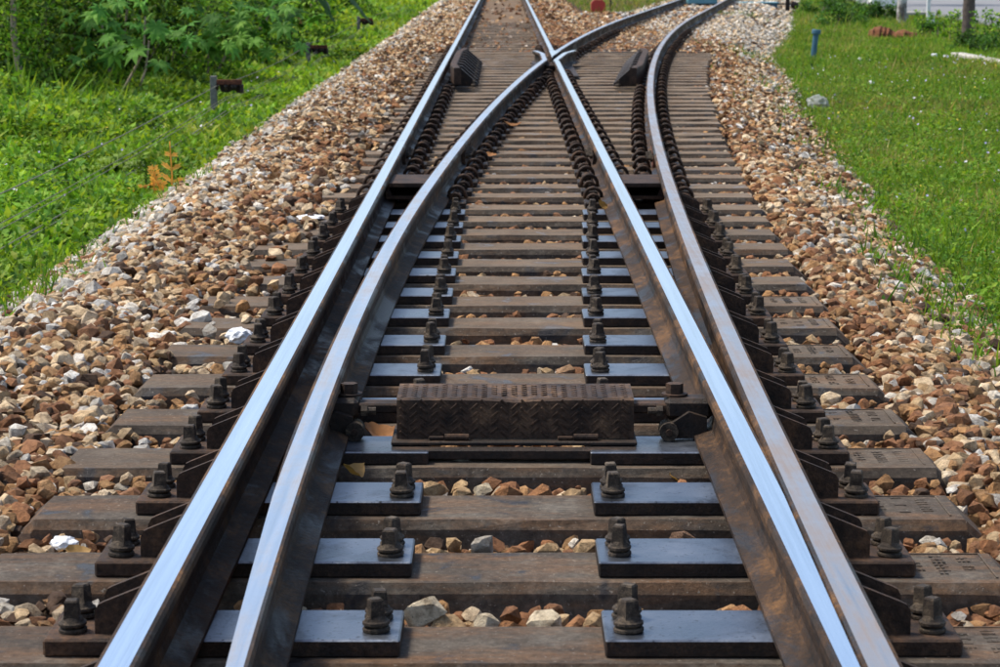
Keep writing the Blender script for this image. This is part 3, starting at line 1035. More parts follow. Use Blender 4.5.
# the ~290 stones that show largest become pieces of their own
dx, dy = pts[:, 0]-CAM[0], pts[:, 1]
inframe = (np.abs(dx/dy + 4/FPX) < .207) & (dy > 3.55)
ontop = pts[:, 2] > bed_z(pts[:, 0], pts[:, 1]) + .004
score = np.where(inframe & ontop, pts[:, 3]/dy, 0)
order = np.argsort(-score)
big = order[:285]
isbig = np.zeros(len(pts), bool); isbig[big] = True

TMESH = []
for k, (V, Fc) in enumerate(TEMPL):
    me = bpy.data.meshes.new('stone'); me.from_pydata(V.tolist(), [], Fc.tolist()); me.materials.append(M_STONEO)
    TMESH.append(me)
def stone_obj(p, s, col, parent=None, name='stone', sc=(1, 1, 1), k=None):
    o = link(name, TMESH[random.randrange(len(TMESH)) if k is None else k], parent, tuple(p))
    o.rotation_euler = (random.uniform(-.5, .5), random.uniform(-.5, .5), random.uniform(0, 6.28))
    o.scale = (s*sc[0], s*sc[1], s*sc[2])
    o.color = (*[float(c) for c in col], 1)
    return o
for j in big:
    stone_obj(pts[j, :3], float(pts[j, 3]), cols[j], BED)

rest = pts[~isbig]; rcol = cols[~isbig]
chunks = []
nearm = rest[:, 1] < 15
for msk, T in ((nearm, TEMPL), (~nearm, TEMPL_FAR)):
    q = rest[msk]; qc = rcol[msk]
    which = rng.integers(0, len(T), len(q))
    for k, (V, Fc) in enumerate(T):
        m_ = which == k
        n = m_.sum()
        Rm = rot_zyx(rng.uniform(0, 6.28, n), rng.uniform(-.6, .6, n), rng.uniform(-.6, .6, n))
        S = q[m_, 3][:, None]*rng.uniform(.8, 1.2, (n, 3))
        chunks.append(batch_mesh('', V, Fc, Rm, S, q[m_, :3], qc[m_], None))
st = np_mesh('stone_fill', chunks, M_STONE, BED)
st['kind'] = 'stuff'
print('stones', len(pts), 'tris', len(st.data.polygons))

# distinct loose stones lying in the gaps between the nearest sleepers: (px, py of base, size m, colour, label)
TAN, GRY, RUST, PALE, DRK = (.56, .38, .20), (.44, .40, .33), (.40, .19, .08), (.72, .61, .43), (.12, .075, .05)
LOOSE = [
 (425, 622, .044, PALE, 'large pale speckled stone near the left bolts of the nearest sleeper'),
 (449, 628, .036, TAN, 'low tan stone right of the large pale speckled stone'),
 (486, 629, .030, PALE, 'flat pale stone in the nearest gap between sleepers, left of centre'),
 (511, 629, .024, RUST, 'small rust-brown stone in the nearest gap, left of the pale pointed one'),
 (546, 628, .036, PALE, 'pale pointed stone standing in the middle of the nearest gap'),
 (575, 621, .026, RUST, 'small orange-brown stone behind the tan stones of the nearest gap'),
 (591, 626, .034, TAN, 'tan blocky stone in the nearest gap, right of centre'),
 (617, 624, .026, PALE, 'pale upright stone beside the right bolts of the nearest sleeper'),
 (340, 615, .030, TAN, 'half-hidden tan stone behind the left plate of the nearest sleeper'),
 (712, 618, .030, TAN, 'rounded tan stone behind the right plate of the nearest sleeper'),
 (736, 616, .044, RUST, 'broad rust-brown stone behind the right plate of the nearest sleeper'),
 (484, 553, .034, GRY, 'grey block-shaped stone in the second gap between sleepers'),
 (440, 556, .032, TAN, 'orange-tan stone beside the left bolts in the second gap'),
 (515, 557, .028, RUST, 'brown flat stone right of the grey block-shaped stone'),
 (550, 555, .036, TAN, 'angular tan stone in the middle of the second gap'),
 (588, 556, .038, TAN, 'wide tan stone beside the right bolts in the second gap'),
 (682, 543, .038, (.22, .13, .08), 'rounded dark brown stone behind the right plate of the second sleeper'),
 (432, 497, .038, TAN, 'orange-tan stone right of the left bolts in the third gap'),
 (462, 498, .030, TAN, 'flat tan stone in the third gap, left of centre'),
 (484, 498, .026, PALE, 'small pale stone in the third gap near its centre'),
 (507, 498, .036, RUST, 'rust-red stone in the middle of the third gap'),
 (540, 498, .040, RUST, 'long rust-red stone in the third gap, right of centre'),
 (577, 499, .034, TAN, 'pale brown flat stone by the right end of the third gap'),
 (478, 370, .036, TAN, 'flat orange-tan stone behind the cover, left of centre'),
 (549, 369, .026, TAN, 'small tan stone behind the cover, left of its brown neighbour'),
 (566, 368, .034, (.36, .22, .12), 'orange-brown stone behind the cover near the right bolts'),
]
for (px_, py_, s, c, lab) in LOOSE:
    z = -.022
    p = P(px_, py_, 0.0)
    # keep it inside its gap, behind the back edge of the sleeper in front
    i = round((p.y - .10 - yb(0))/PITCHS)
    ph = min(max(p.y, yb(i) + s*.75 + .028), yb(i+1) - .30 - s*.4)
    k_l = {425: .55, 546: .4, 484: .45, 682: .4, 736: .35, 550: .35, 432: .4}.get(px_, random.uniform(0, .35))
    s *= 1.12
    o = stone_obj((p.x, ph, -.004 - s*.42 + s*k_l), s, c, None, 'loose_stone', (1, .8, 1.15))
    o.rotation_euler = (random.uniform(-.25, .25), random.uniform(-.25, .25), random.uniform(-.6, .6))
    tag(o, lab, 'stone', 'stones lying in the sleeper gaps')
LOOSE2 = [(860, 500-40, .05)]

# ------------------------------------------------------------------ dead leaves and litter
def leaf_sheet(name, L, Wd, curl, mat, seed, fold=.3, pinch=1.0):
    r = random.Random(seed)
    mb = MB(); nu, nv = 10, 6
    vs_ = []
    for a in range(nu+1):
        u = a/nu
        w = Wd*(math.sin(math.pi*min(1, u**.8))**.8)*.5 + .002
        for b in range(nv+1):
            v = b/nv*2-1
            x = (u-.5)*L; y = v*w
            z = curl*L*((u-.5)**2)*1.6 + fold*abs(v)*w + .04*Wd*math.sin(u*21+v*3+seed) + r.uniform(-.02, .02)*Wd
            vs_.append((x, y, z))
    z0 = min(v[2] for v in vs_)
    vs_ = [(x, y, z-z0) for x, y, z in vs_]
    fs_ = [(a*(nv+1)+b, (a+1)*(nv+1)+b, (a+1)*(nv+1)+b+1, a*(nv+1)+b+1) for a in range(nu) for b in range(nv)]
    mb.add(vs_, fs_)
    me = mb.mesh(name, mat, smooth=True)
    return me
M_DEAD = m_leaf('dead_leaf', (.33, .155, .060), .2, .7)
M_DEADY = m_leaf('yellow_dead_leaf', (.40, .24, .085), .25, .6)
M_PAPER = m_simple('white_litter', (.62, .63, .64), (.80, .81, .82), 30, .6)
DL = [
 (352, 474, .0, .075, .05, .8, M_DEADY, 1.2, .5, 'curled orange dead leaf beside the left blade foot, before the rod'),
 (480, 466, -.03, .13, .045, .3, M_DEAD, .1, .1, 'long brown dead leaf under the front of the tread-plate cover'),
 (684, 482, -.035, .085, .05, .5, M_DEADY, .4, .3, 'tan dead leaf on the gap behind the third right slide plate'),
 (650, 533, -.04, .10, .05, .5, M_DEADY, -.2, .2, 'yellowish ribbed dead leaf behind the right bolts of the second sleeper'),
 (381, 436, .0, .10, .07, .7, M_DEAD, .3, .4, 'crumpled orange dead leaf under the left end of the rod'),
 (512, 126, .06, .12, .06, .6, M_DEAD, .2, .2, 'tan dead leaf lying on clips of the left middle rail'),
 (602, 206, .055, .07, .055, .3, M_DEADY, 1.0, .9, 'upright yellow dead leaf leaning on the right clips'),
 (491, 156, .04, .075, .045, .5, M_DEAD, -.4, .3, 'small orange dead leaf at the inner side of the left middle rail'),
 (78, 553, -.012, .05, .03, .5, M_DEADY, .2, .6, 'small curled tan leaf beside the white scrap at the left'),
]
for k, (px_, py_, z, L, Wd, cu, mt, rz, rx, lab) in enumerate(DL):
    o = link('dead_leaf', leaf_sheet('dead_leaf', L, Wd, cu, mt, k), None, P(px_, py_, z))
    o.rotation_euler = (rx, .1, rz)
    tag(o, lab, 'dead leaf', 'dead leaves on the track')
FARL = [(456, 250), (548, 248), (478, 226), (566, 224), (470, 200), (528, 198), (556, 176), (505, 172), (520, 330), (556, 318), (470, 300), (500, 282), (575, 276)]
for k, (px_, py_) in enumerate(sorted(FARL, key=lambda t: -t[1])):
    p = P(px_, py_, .0)
    i = round((p.y - .08 - yb(0))/PITCHS)
    o = link('dead_leaf', leaf_sheet('dead_leaf', .06+.03*random.random(), .04, .6, random.choice((M_DEAD, M_DEADY)), 20+k), None, (p.x, yb(i)+.045+.03*random.random(), -.028))
    o.rotation_euler = (random.uniform(.2, .7), random.uniform(-.2, .2), random.uniform(-.6, .6))
    tag(o, f'small tan dead leaf in a sleeper gap, {ordinal(k+1)} one beyond the cover', 'dead leaf', 'dead leaves on the track')
def crumple(name, s, mat, seed, flat=.5):
    r = random.Random(seed)
    bm = bmesh.new(); bmesh.ops.create_icosphere(bm, subdivisions=3, radius=1)
    ph = [(Vector((r.gauss(0,1), r.gauss(0,1), r.gauss(0,1))).normalized(), r.uniform(-1, 1), r.uniform(3, 7)) for _ in range(9)]
    for v in bm.verts:
        d = sum(abs(math.sin(f*(v.co.dot(n_)+o_))) for n_, o_, f in ph)/9
        v.co *= (.45 + .9*d)
        v.co.z *= flat; v.co *= s
    me = bpy.data.meshes.new(name); bm.to_mesh(me); bm.free(); me.materials.append(mat)
    return me
LIT = [(240, 336, .02, .040, .6, 'crumpled white paper scrap on the left ballast beside the braces'),
       (64, 543, .002, .026, .5, 'small torn white scrap on a stone between the left sleeper ends'),
       (311, 217, .012, .060, .18, 'flat white splash-like scrap on a left sleeper end'),
       (205, 332, .0, .02, .5, 'tiny white scrap')][:3]
for k, (px_, py_, z, s, fl, lab) in enumerate(LIT):
    o = link('paper_scrap', crumple('paper_scrap', s, M_PAPER, k+5, fl), None, P(px_, py_, z)); o.rotation_euler = (0, 0, k)
    tag(o, lab, 'litter', 'white scraps by the left rail')

# ------------------------------------------------------------------ vegetation helpers
T_OV = (np.array([(0,0,0),(.27,.38,.05),(0,.45,0),(-.27,.38,.05),(0,1,-.10)]), np.array([(0,1,2),(0,2,3),(1,4,2),(3,2,4)]))
T_LAN = (np.array([(0,0,0),(.13,.35,.03),(0,.4,0),(-.13,.35,.03),(0,1,-.22)]), np.array([(0,1,2),(0,2,3),(1,4,2),(3,2,4)]))
T_BLADE = (np.array([(-.035,0,0),(.035,0,0),(-.028,.10,.55),(.028,.10,.55),(0,.36,1.0)]), np.array([(0,1,3),(0,3,2),(2,3,4)]))
def palmate():
    V, Fc = [(0, 0, 0)], []
    for k in range(8):
        a = R(-150 + 300*k/7)
        L = 1.0 - .35*abs(k-3.5)/3.5
        d = np.array([math.sin(a), math.cos(a)]); p = np.array([d[1], -d[0]])
        b = len(V)
        m1, m2 = d*L*.5 + p*.17*L, d*L*.5 - p*.17*L
        V += [(m1[0], m1[1], .0), (d[0]*L*.5, d[1]*L*.5, .05), (m2[0], m2[1], .0), (d[0]*L, d[1]*L, -.16)]
        Fc += [(0, b, b+1), (0, b+1, b+2), (b, b+3, b+1), (b+2, b+1, b+3)]
        if k: Fc.append((0, b-2, b))
    return np.array(V), np.array(Fc)
T_PALM = palmate()
GREENS = np.array([(.125, .245, .022), (.080, .190, .020), (.190, .285, .030), (.050, .125, .018), (.155, .270, .020)])
DARKG = np.array([(.070, .170, .016), (.120, .245, .024), (.026, .070, .010), (.20, .31, .032)])
def pick(pal, n, w=None):
    k = rng.choice(len(pal), n, p=w)
    return pal[k]*rng.uniform(.72, 1.28, (n, 1))*rng.uniform(.92, 1.08, (n, 3))
def leaves(T, pos, size, col, tilt=(.25, .5), rollv=.45, yaw=None):
    n = len(pos)
    yw = rng.uniform(0, 2*math.pi, n) if yaw is None else yaw
    Rm = rot_zyx(yw, rng.normal(tilt[0], tilt[1], n), rng.normal(0, rollv, n))
    return batch_mesh('', T[0], T[1], Rm, size, pos, col, None)
def in_view(x, y, m=.6): return np.abs((x-CAM[0])/np.maximum(y, .1)) < .2085 + m/np.maximum(y, .1)

# ------------------------------------------------------------------ left: weeds up to the shrubs
def bush_line(y): return np.interp(y, [0, 20, 24, 28, 34, 42, 54, 80], [-9, -7.5, -5.2, -4.5, -4.1, -4.1, -4.3, -4.6])
ch = []
for (y0, y1, dens, sz) in ((7.5, 12, 2900, .050), (12, 18, 2300, .060), (18, 27, 1700, .075), (27, 42, 900, .092), (42, 66, 420, .11), (66, 100, 170, .17)):
    X0 = max(-.2085*y1-.8, -13)
    n = int(dens*(y1-y0)*(XL_EDGE-X0+.15))
    x = rng.uniform(X0, XL_EDGE+.22, n); y = rng.uniform(y0, y1, n)
    edge = XL_EDGE + .14*np.clip((15-y)/5, 0, 1) + .20*(fnoise(x, y, .7)-.42) + .05*rng.normal(0, 1, n)
    k = in_view(x, y) & (x < edge) & (x > bush_line(y)-.8)
    x, y = x[k], y[k]; n = len(x)
    hmap = .04 + .34*fnoise(x, y, .9)**1.8 + (.12+.55*np.clip((XL_EDGE-.6-x)/1.2, 0, 1))*np.clip(fnoise(x+31, y, .5)-.28, 0, 1)**1.3
    hmap *= np.clip((XL_EDGE+.1-x)/.35, .15, 1)*np.clip(.45+.55*(-2.75-x)/.5, .45, 1)
    u = rng.random(n)**.6
    z = ground_z(x, y) + np.where(x > XL_EDGE, .06, 0) + hmap*u
    pn = fnoise(x+50, y+20, 1.6)
    c = pick(GREENS, n, (.30, .25, .18, .09, .18))
    c = c*(.55+1.25*pn+.25*u)[:, None]
    c[:, 0] *= (.85+.6*fnoise(x+80, y+3, 2.2))
    s = sz*rng.uniform(.55, 1.45, n)
    ch.append(leaves(T_OV, np.stack([x, y, z], 1), s, c, (.15, .55)))
    # fine grass among it
    m = rng.random(n) < .07*np.clip((x-bush_line(y))/1.5, .15, 1)
    q = np.stack([x, y, ground_z(x, y)+hmap*.3], 1)[m]
    cg = pick(GREENS, len(q), (.25, .1, .45, .0, .2))*1.05
    ch.append(leaves(T_BLADE, q, (.05+.9*hmap[m])*rng.uniform(.5, 1.1, len(q))*(1+.2*(sz/.04-1)), cg, (0, .30), .3))
weeds = np_mesh('weeds', ch, M_LEAF)
tag(weeds, 'bright green leafy weeds covering the bank left of the ballast', 'weeds', kind='stuff')
print('weeds tris', len(weeds.data.polygons))

# small flowers in the weeds and in the grass
M_FLOWER = m_leaf('flower', trans=.2)
T_FL = (np.array([(0,0,0),(1,0,.2),(.31,.95,.2),(-.81,.59,.2),(-.81,-.59,.2),(.31,-.95,.2)]), np.array([(0,1,2),(0,2,3),(0,3,4),(0,4,5),(0,5,1)]))
def flowers(name, n, xr_, yr_, zf, label):
    x = rng.uniform(*xr_, n); y = rng.uniform(*yr_, n)
    if xr_[0] < 0: k = in_view(x, y, 0) & (x < XL_EDGE-.1) & (x > bush_line(y)+.2)
    else: k = in_view(x, y, 0) & (x > x_redge(y)+.1) & (x < 7)
    x, y = x[k], y[k]; n = len(x)
    c = np.array([(.55, .50, .78), (.72, .70, .74), (.62, .50, .06)])[rng.choice(3, n, p=(.45, .33, .22))]
    o = np_mesh(name, [leaves(T_FL, np.stack([x, y, zf(x, y)], 1), rng.uniform(.0045, .009, n)*(1+y/60), c, (.3, .4))], M_FLOWER)
    tag(o, label, 'flowers', kind='stuff')
flowers('wildflowers', 420, (-6, -2), (8, 30), lambda x, y: ground_z(x, y)+.10+.22*fnoise(x, y, 1.1)**1.6, 'tiny lilac, white and yellow flowers dotted in the left weeds')

# ------------------------------------------------------------------ right: grass
ch = []
DRY = np.array([(.30, .27, .085), (.22, .20, .06), (.36, .31, .11)])
for (y0, y1, dens, bl) in ((8, 12.5, 5200, .075), (12.5, 19, 4200, .08), (19, 30, 2600, .095), (30, 46, 1300, .12), (46, 70, 560, .16), (70, 105, 200, .24)):
    X1 = .2085*y1+.8
    n = int(dens*(y1-y0)*(X1-1.7))
    x = rng.uniform(1.7, X1, n); y = rng.uniform(y0, y1, n)
    e = x_redge(y) + .30*(fnoise(x, y, .6)-.45) + .06*rng.normal(0, 1, n)
    k = in_view(x, y) & (x > e) & (x < np.where(y < 64, 9.6, 9.9+(y-62)*.046))
    k &= rng.random(n) < .35 + 1.3*fnoise(x+9, y+5, .45)
    x, y = x[k], y[k]; n = len(x)
    pn = fnoise(x+11, y+40, 1.8); pf = fnoise(x+3, y+17, .28)
    dry = rng.random(n) < np.clip(.20 + 1.1*(fnoise(x+71, y+13, 1.5)-.45) + .5*(pf-.5), .05, .7)
    c = np.where(dry[:, None], pick(DRY, n), pick(GREENS, n, (.30, .18, .32, .05, .15)))*(.55+.5*pn+.55*pf)[:, None]
    L = bl*rng.uniform(.5, 1.3, n)*(.35+.6*fnoise(x+5, y+77, .7)+.7*fnoise(x+15, y+7, .22))
    tall = rng.random(n) < .015
    L = np.where(tall, L*1.6, L)
    S = np.stack([L*1.15*(.11/bl)**.2, L, L], 1)
    ch.append(leaves(T_BLADE, np.stack([x, y, ground_z(x, y)-.01], 1), S, c, (0, .48), .48))
    m = rng.random(n) < np.clip(.25+.9*(fnoise(x+41, y+33, .5)-.4), .08, .7)
    q = np.stack([x, y, ground_z(x, y)+.01+.08*rng.random(n)*(.4+fnoise(x+15, y+7, .22))], 1)[m]
    cl = pick(GREENS, len(q), (.30, .25, .25, .1, .1))*(.6+.8*pf[m])[:, None]
    ch.append(leaves(T_OV, q, bl*.42*rng.uniform(.6, 1.3, len(q)), cl, (.2, .5)))
grass = np_mesh('grass', ch, M_GRASS)
tag(grass, 'short green grass with dry patches on the right side of the track', 'grass', kind='stuff')
print('grass tris', len(grass.data.polygons))
flowers('wildflowers', 900, (1.9, 7), (8, 34), lambda x, y: ground_z(x, y)+.07+.04*rng.random(len(x)), 'tiny lilac, white and yellow flowers dotted in the right grass')

# dry yellowish grass on the island between the tracks
x = rng.uniform(1.4, 9, 26000); y = rng.uniform(50, 84, 26000)
k = (x > 1.7) & (x < x_rstock_np(y)-1.07-.55)
x, y = x[k], y[k]
c = np.where((rng.random(len(x)) < .55)[:, None], pick(DRY, len(x)), pick(GREENS, len(x)))
S = .16*rng.uniform(.6, 1.5, len(x))
isl_o = np_mesh('dry_grass', [leaves(T_BLADE, np.stack([x, y, np.full(len(x), -.13)], 1), np.stack([S*1.6, S, S], 1), c, (0, .35), .35)], M_GRASS)
tag(isl_o, 'dry yellow-green grass between the two diverging tracks', 'grass', kind='stuff')
# tufts creeping into the ballast
ch = []
for (px_, py_, r_, n) in ((150, 208, .10, 60), (70, 265, .12, 80), (930, 255, .15, 120), (955, 320, .12, 90), (880, 285, .06, 40), (905, 300, .05, 30),
                          (770, 62, .35, 160), (735, 25, .4, 120), (790, 90, .3, 140), (985, 385, .07, 40), (860, 200, .16, 130), (200, 195, .06, 30), (915, 240, .15, 140), (945, 290, .15, 140), (835, 150, .2, 120), (975, 345, .12, 120), (805, 115, .25, 120), (120, 235, .10, 70), (240, 140, .10, 50), (20, 320, .10, 110), (45, 300, .10, 90)):
    p = P(px_, py_, -.2)
    x = rng.normal(p.x, r_, n); y = rng.normal(p.y, r_*2, n)
    z = np.maximum(bed_z(x, y), -.25)
    ch.append(leaves(T_BLADE, np.stack([x, y, z], 1), .10*rng.uniform(.6, 1.4, n), pick(GREENS, n), (0, .4), .4))
    ch.append(leaves(T_OV, np.stack([x, y, z+.03], 1), .035*rng.uniform(.6, 1.4, n), pick(GREENS, n), (.2, .5), .4))
o = np_mesh('creeping_weeds', ch, M_GRASS); tag(o, 'thin green weed tufts growing through the ballast edges', 'weeds', kind='stuff')

# ------------------------------------------------------------------ left: shrubs, castor plants, bananas
M_BARK = m_simple('pale_bark', (.20, .15, .10), (.42, .34, .24), 25, .9)
M_STEM = m_simple('green_stem', (.06, .10, .03), (.12, .17, .05), 30, .7)
def shrub(name, base, rad, hgt, n, sz, pal, label, T=T_OV, group=None, stems=5, w=None, tilt=(.5, .55), trunk_mat=None):
    root = empty(name, base)
    # leaf clumps on many twigs
    n = int(n*1.5) if hgt > 1 else n
    nc = max(10, n//70)
    a = rng.uniform(0, 2*math.pi, nc); rr = rad*np.sqrt(rng.random(nc)); hz = hgt*(.03+.97*rng.random(nc)**1.6)
    prof = np.sqrt(np.clip(1.08-(hz/hgt)**2.2, .05, 1))
    cx, cy = rr*np.cos(a)*prof, rr*np.sin(a)*prof
    k = rng.integers(0, nc, n)
    sp = rad*.16
    pos = np.stack([cx[k]+rng.normal(0, sp, n), cy[k]+rng.normal(0, sp, n), np.maximum(.01, hz[k]+rng.normal(0, sp*.8, n))], 1)
    tone = rng.uniform(.45, 1.5, nc)[k]
    c = pick(pal, n, w)*tone[:, None]
    cr = np_mesh('crown', [leaves(T, pos, sz*rng.uniform(.6, 1.35, n), c, tilt, .5)], M_LEAF, root)
    mb = MB()
    for s_ in range(stems):
        j = int(rng.integers(0, nc))
        e = Vector((cx[j], cy[j], hz[j]))
        m1 = e*.5 + Vector((random.uniform(-.1, .1), random.uniform(-.1, .1), .05))*rad
        mb.tube([(random.uniform(-.1, .1)*rad, random.uniform(-.1, .1)*rad, -.05), m1, e], [.018*rad+.006, .012*rad+.004, .004], 5)
    mb.build('trunk', trunk_mat or M_BARK, root)
    return tag(root, label, 'shrub' if 'shrub' in name or 'bush' in name else 'plant', group)
ZG = -.36
SHR = [
 (2, 108, .75, 1.9, 3600, .065, 'dense dark shrub draped in vines at the far left edge', DARKG),
 (40, 100, .80, 2.0, 3600, .060, 'dark vine-covered shrub around the pale trunk at the left', DARKG),
 (82, 96, .80, 2.0, 3400, .065, 'dark leafy shrub behind the bright banana leaf', DARKG),
 (128, 93, .80, 1.9, 3400, .070, 'dark shrub behind the two leaning bare stems', DARKG),
 (172, 84, .85, 2.0, 3400, .070, 'shrub under the star-shaped leaves, right of the leaning stems', DARKG),
 (212, 70, .85, 2.0, 3200, .075, 'deeply shaded shrub behind the wire post', DARKG),
 (246, 54, .95, 2.0, 3000, .085, 'shaded shrub left of the drooping banana leaves', DARKG),
 (285, 30, 1.1, 2.2, 2600, .10, 'dark shrub behind the banana leaves at the top', DARKG),
 (318, 14, 1.2, 2.4, 2200, .12, 'farthest dark shrub under the top edge, left of the track', DARKG),
]
for (px_, py_, rad, h, n, sz, lab, pal) in SHR:
    p = P(px_, py_+11, ZG)
    shrub('shrub', (p.x-.15, p.y+.3, ZG), rad, h, n, sz*1.15, pal, lab, group='dark shrubs along the left bank')
# second rank behind, closing the view
for k, (px_, py_) in enumerate(((-15, 88), (60, 78), (130, 72), (200, 55), (262, 22))):
    p = P(px_, py_, ZG)
    shrub('shrub', (p.x-.9, p.y+2.2, ZG), 1.3, 2.6, 3000, .10, DARKG, ['shaded shrub of the back rank at the left edge', 'shaded shrub of the back rank behind the banana leaf',
        'shaded shrub of the back rank behind the leaning stems', 'shaded shrub of the back rank above the wire post', 'shaded shrub of the back rank beside the drooping banana'][k], group='dark shrubs along the left bank')
# brighter low weeds clumps standing out of the carpet
for (px_, py_, rad, h, n, sz, lab) in (
 (20, 135, .30, .42, 900, .055, 'bright bushy weed clump below the pale trunk'),
 (70, 150, .38, .30, 900, .05, 'rounded green weed clump crossed by the wires'),
 (135, 148, .34, .34, 900, .05, 'dark rounded weed clump above the orange fern'),
 (160, 205, .26, .22, 700, .042, 'leafy weed clump beside the orange fern'),
 (300, 45, .6, .45, 900, .09, 'bright green weed clump right of the banana leaves'),
 (350, 22, .7, .42, 800, .10, 'bright weed clump beyond the last wire post'),
 (255, 75, .45, .38, 800, .075, 'light green weed clump behind the wire post'),
 (340, 66, .42, .20, 700, .07, 'dark creeping weed clump beside the ballast edge'),
 (40, 215, .28, .22, 700, .042, 'leafy weed clump under the lowest wires')):
    p = P(px_, py_, ZG+.03)
    shrub('weed_clump', (p.x, p.y, ZG+.03), rad, h, n, sz, GREENS, lab, group='weed clumps on the left bank', stems=3, tilt=(.2, .5), trunk_mat=M_STEM)

def castor(base, stems, nl, spread, label, ls=.17):
    """stems: list of point lists (local)"""
    root = empty('castor_plant', base)
    pos, col, yaw = [], [], []
    for st_ in stems:
        mb = MB(); n = len(st_)
        mb.tube(st_, [.020-.011*i/(n-1) for i in range(n)], 6)
        mb.build('stem', M_BARK, root)
    for k in range(nl):
        st_ = stems[k % len(stems)]; top = Vector(st_[-1])
        pos.append((top.x+random.gauss(0, spread), top.y+random.gauss(0, spread*.7), top.z+random.gauss(.02, spread*.6)))
    pos = np.array(pos); n = len(pos)
    c = pick(np.array([(.13, .31, .050), (.085, .235, .035), (.19, .37, .055)]), n)
    yw = rng.normal(math.pi, 1.0, n)
    ch = [leaves(T_PALM, pos, ls*rng.uniform(.6, 1.25, n), c, (-.55, .35), .35, yw)]
    np_mesh('crown', ch, M_LEAF, root)
    return tag(root, label, 'plant', 'castor plants on the left bank')
p = P(122, 112, ZG)
castor((p.x, p.y-.7, ZG), [[(0, 0, -.05), (.10, .05, .22), (.20, .1, .40), (.32, .1, .62), (.34, .1, .95)], [(.13, 0, .02), (.25, .03, .20), (.34, .05, .45), (.38, .05, .72)]], 34, .33,
       'castor plant with two bare leaning stems and star-shaped leaves')
p = P(114, 110, ZG)
castor((p.x, p.y, ZG), [[(0, 0, -.05), (-.03, 0, .28), (-.05, 0, .55), (-.10, 0, .85)]], 26, .32, 'castor plant with one upright pale stem behind the banana leaf')
p = P(205, 96, ZG)
castor((p.x, p.y, ZG), [[(0, 0, -.05), (.05, 0, .35), (.0, 0, .80)], [(0, 0, -.05), (.2, .1, .4), (.35, .1, .75)]], 46, .36, 'castor plant with broad star-shaped leaves above the wire post', .19)
p = P(238, 74, ZG)
castor((p.x, p.y, ZG), [[(0, 0, -.05), (.05, 0, .5), (.1, 0, 1.0)]], 36, .42, 'castor plant with large drooping star-shaped leaves beside the bananas', .24)
# vine-clad pale trunk
p = P(24, 122, ZG)
mb = MB(); mb.tube([(0, 0, -.1), (.01, 0, .4), (-.04, 0, .8), (-.03, 0, 1.5), (.02, 0, 2.6)], [.035, .032, .028, .024, .018], 8)
root = empty('thin_tree', (p.x, p.y-.15, ZG))
mb.build('trunk', M_BARK, root)
n = 2600
t = rng.random(n)
pos = np.stack([rng.normal(0, .16, n), rng.normal(0, .16, n), .25+2.3*t], 1)
np_mesh('crown', [leaves(T_OV, pos, .055*rng.uniform(.6, 1.3, n), pick(DARKG, n)*1.25, (.6, .5))], M_LEAF, root)
tag(root, 'thin pale trunk wrapped in climbing vines at the left', 'tree')

def banana_leaf(mat, pts, wmax, tear=0.0, seed=1, droop=.35):
    """blade along pts (local polyline)"""
    r = random.Random(seed)
    pts = [Vector(q) for q in pts]
    # resample
    n = 22
    def at(t):
        f = t*(len(pts)-1); i = min(int(f), len(pts)-2); return pts[i].lerp(pts[i+1], f-i)
    mb = MB(); vs_, fs_ = [], []
    side0 = None
    for a in range(n+1):
        t = a/n; q = at(t); tg = (at(min(1, t+.04))-at(max(0, t-.04))).normalized()
        sd = tg.cross(Vector((0, 0, 1)))
        if sd.length < .05: sd = Vector((1, 0, 0))
        sd.normalize(); up = sd.cross(tg)
        w = wmax*math.sin(math.pi*(t*.93+.05))**.6
        for v in (-1, -.5, 0, .5, 1):
            jag = 1 + r.uniform(-.18, .08)*tear*abs(v)
            vs_.append(q + sd*v*w*jag - up*abs(v)*w*droop + up*.02*math.sin(a*2.1)*abs(v))
    for a in range(n):
        for b in range(4): fs_.append((a*5+b, a*5+b+1, (a+1)*5+b+1, (a+1)*5+b))
    mb.add(vs_, fs_)
    mb.tube([at(k/8) + Vector((0, 0, -.004)) for k in range(9)], [.009-.0008*k for k in range(9)], 5)
    return mb.mesh('leaf_blade', mat, smooth=True)
M_BAN = m_leaf('banana_leaf_green', (.20, .32, .045), .4, .45)
M_BAND = m_leaf('banana_leaf_dark', (.055, .125, .028), .35, .4)
p = P(82, 104, ZG)
root = empty('banana_seedling', (p.x+.05, p.y-1.6, ZG+.08))
mb = MB(); mb.tube([(0, 0, -.02), (0, 0, .12), (-.005, 0, .19)], [.014, .012, .010], 7); mb.build('stem', M_BARK, root)
link('leaf_blade', banana_leaf(M_BAN, [(-.03, 0, .12), (.06, -.03, .26), (.18, -.05, .45), (.30, -.05, .66)], .072, 1.0), root)
tag(root, 'young banana plant with one bright slanting leaf before the shrubs', 'plant')
p = P(262, 48, ZG)
root = empty('banana_plant', (p.x, p.y, ZG))
mb = MB(); mb.tube([(0, 0, -.05), (.02, 0, .6), (.05, 0, 1.3)], [.10, .085, .06], 10); mb.build('stem', M_STEM, root)
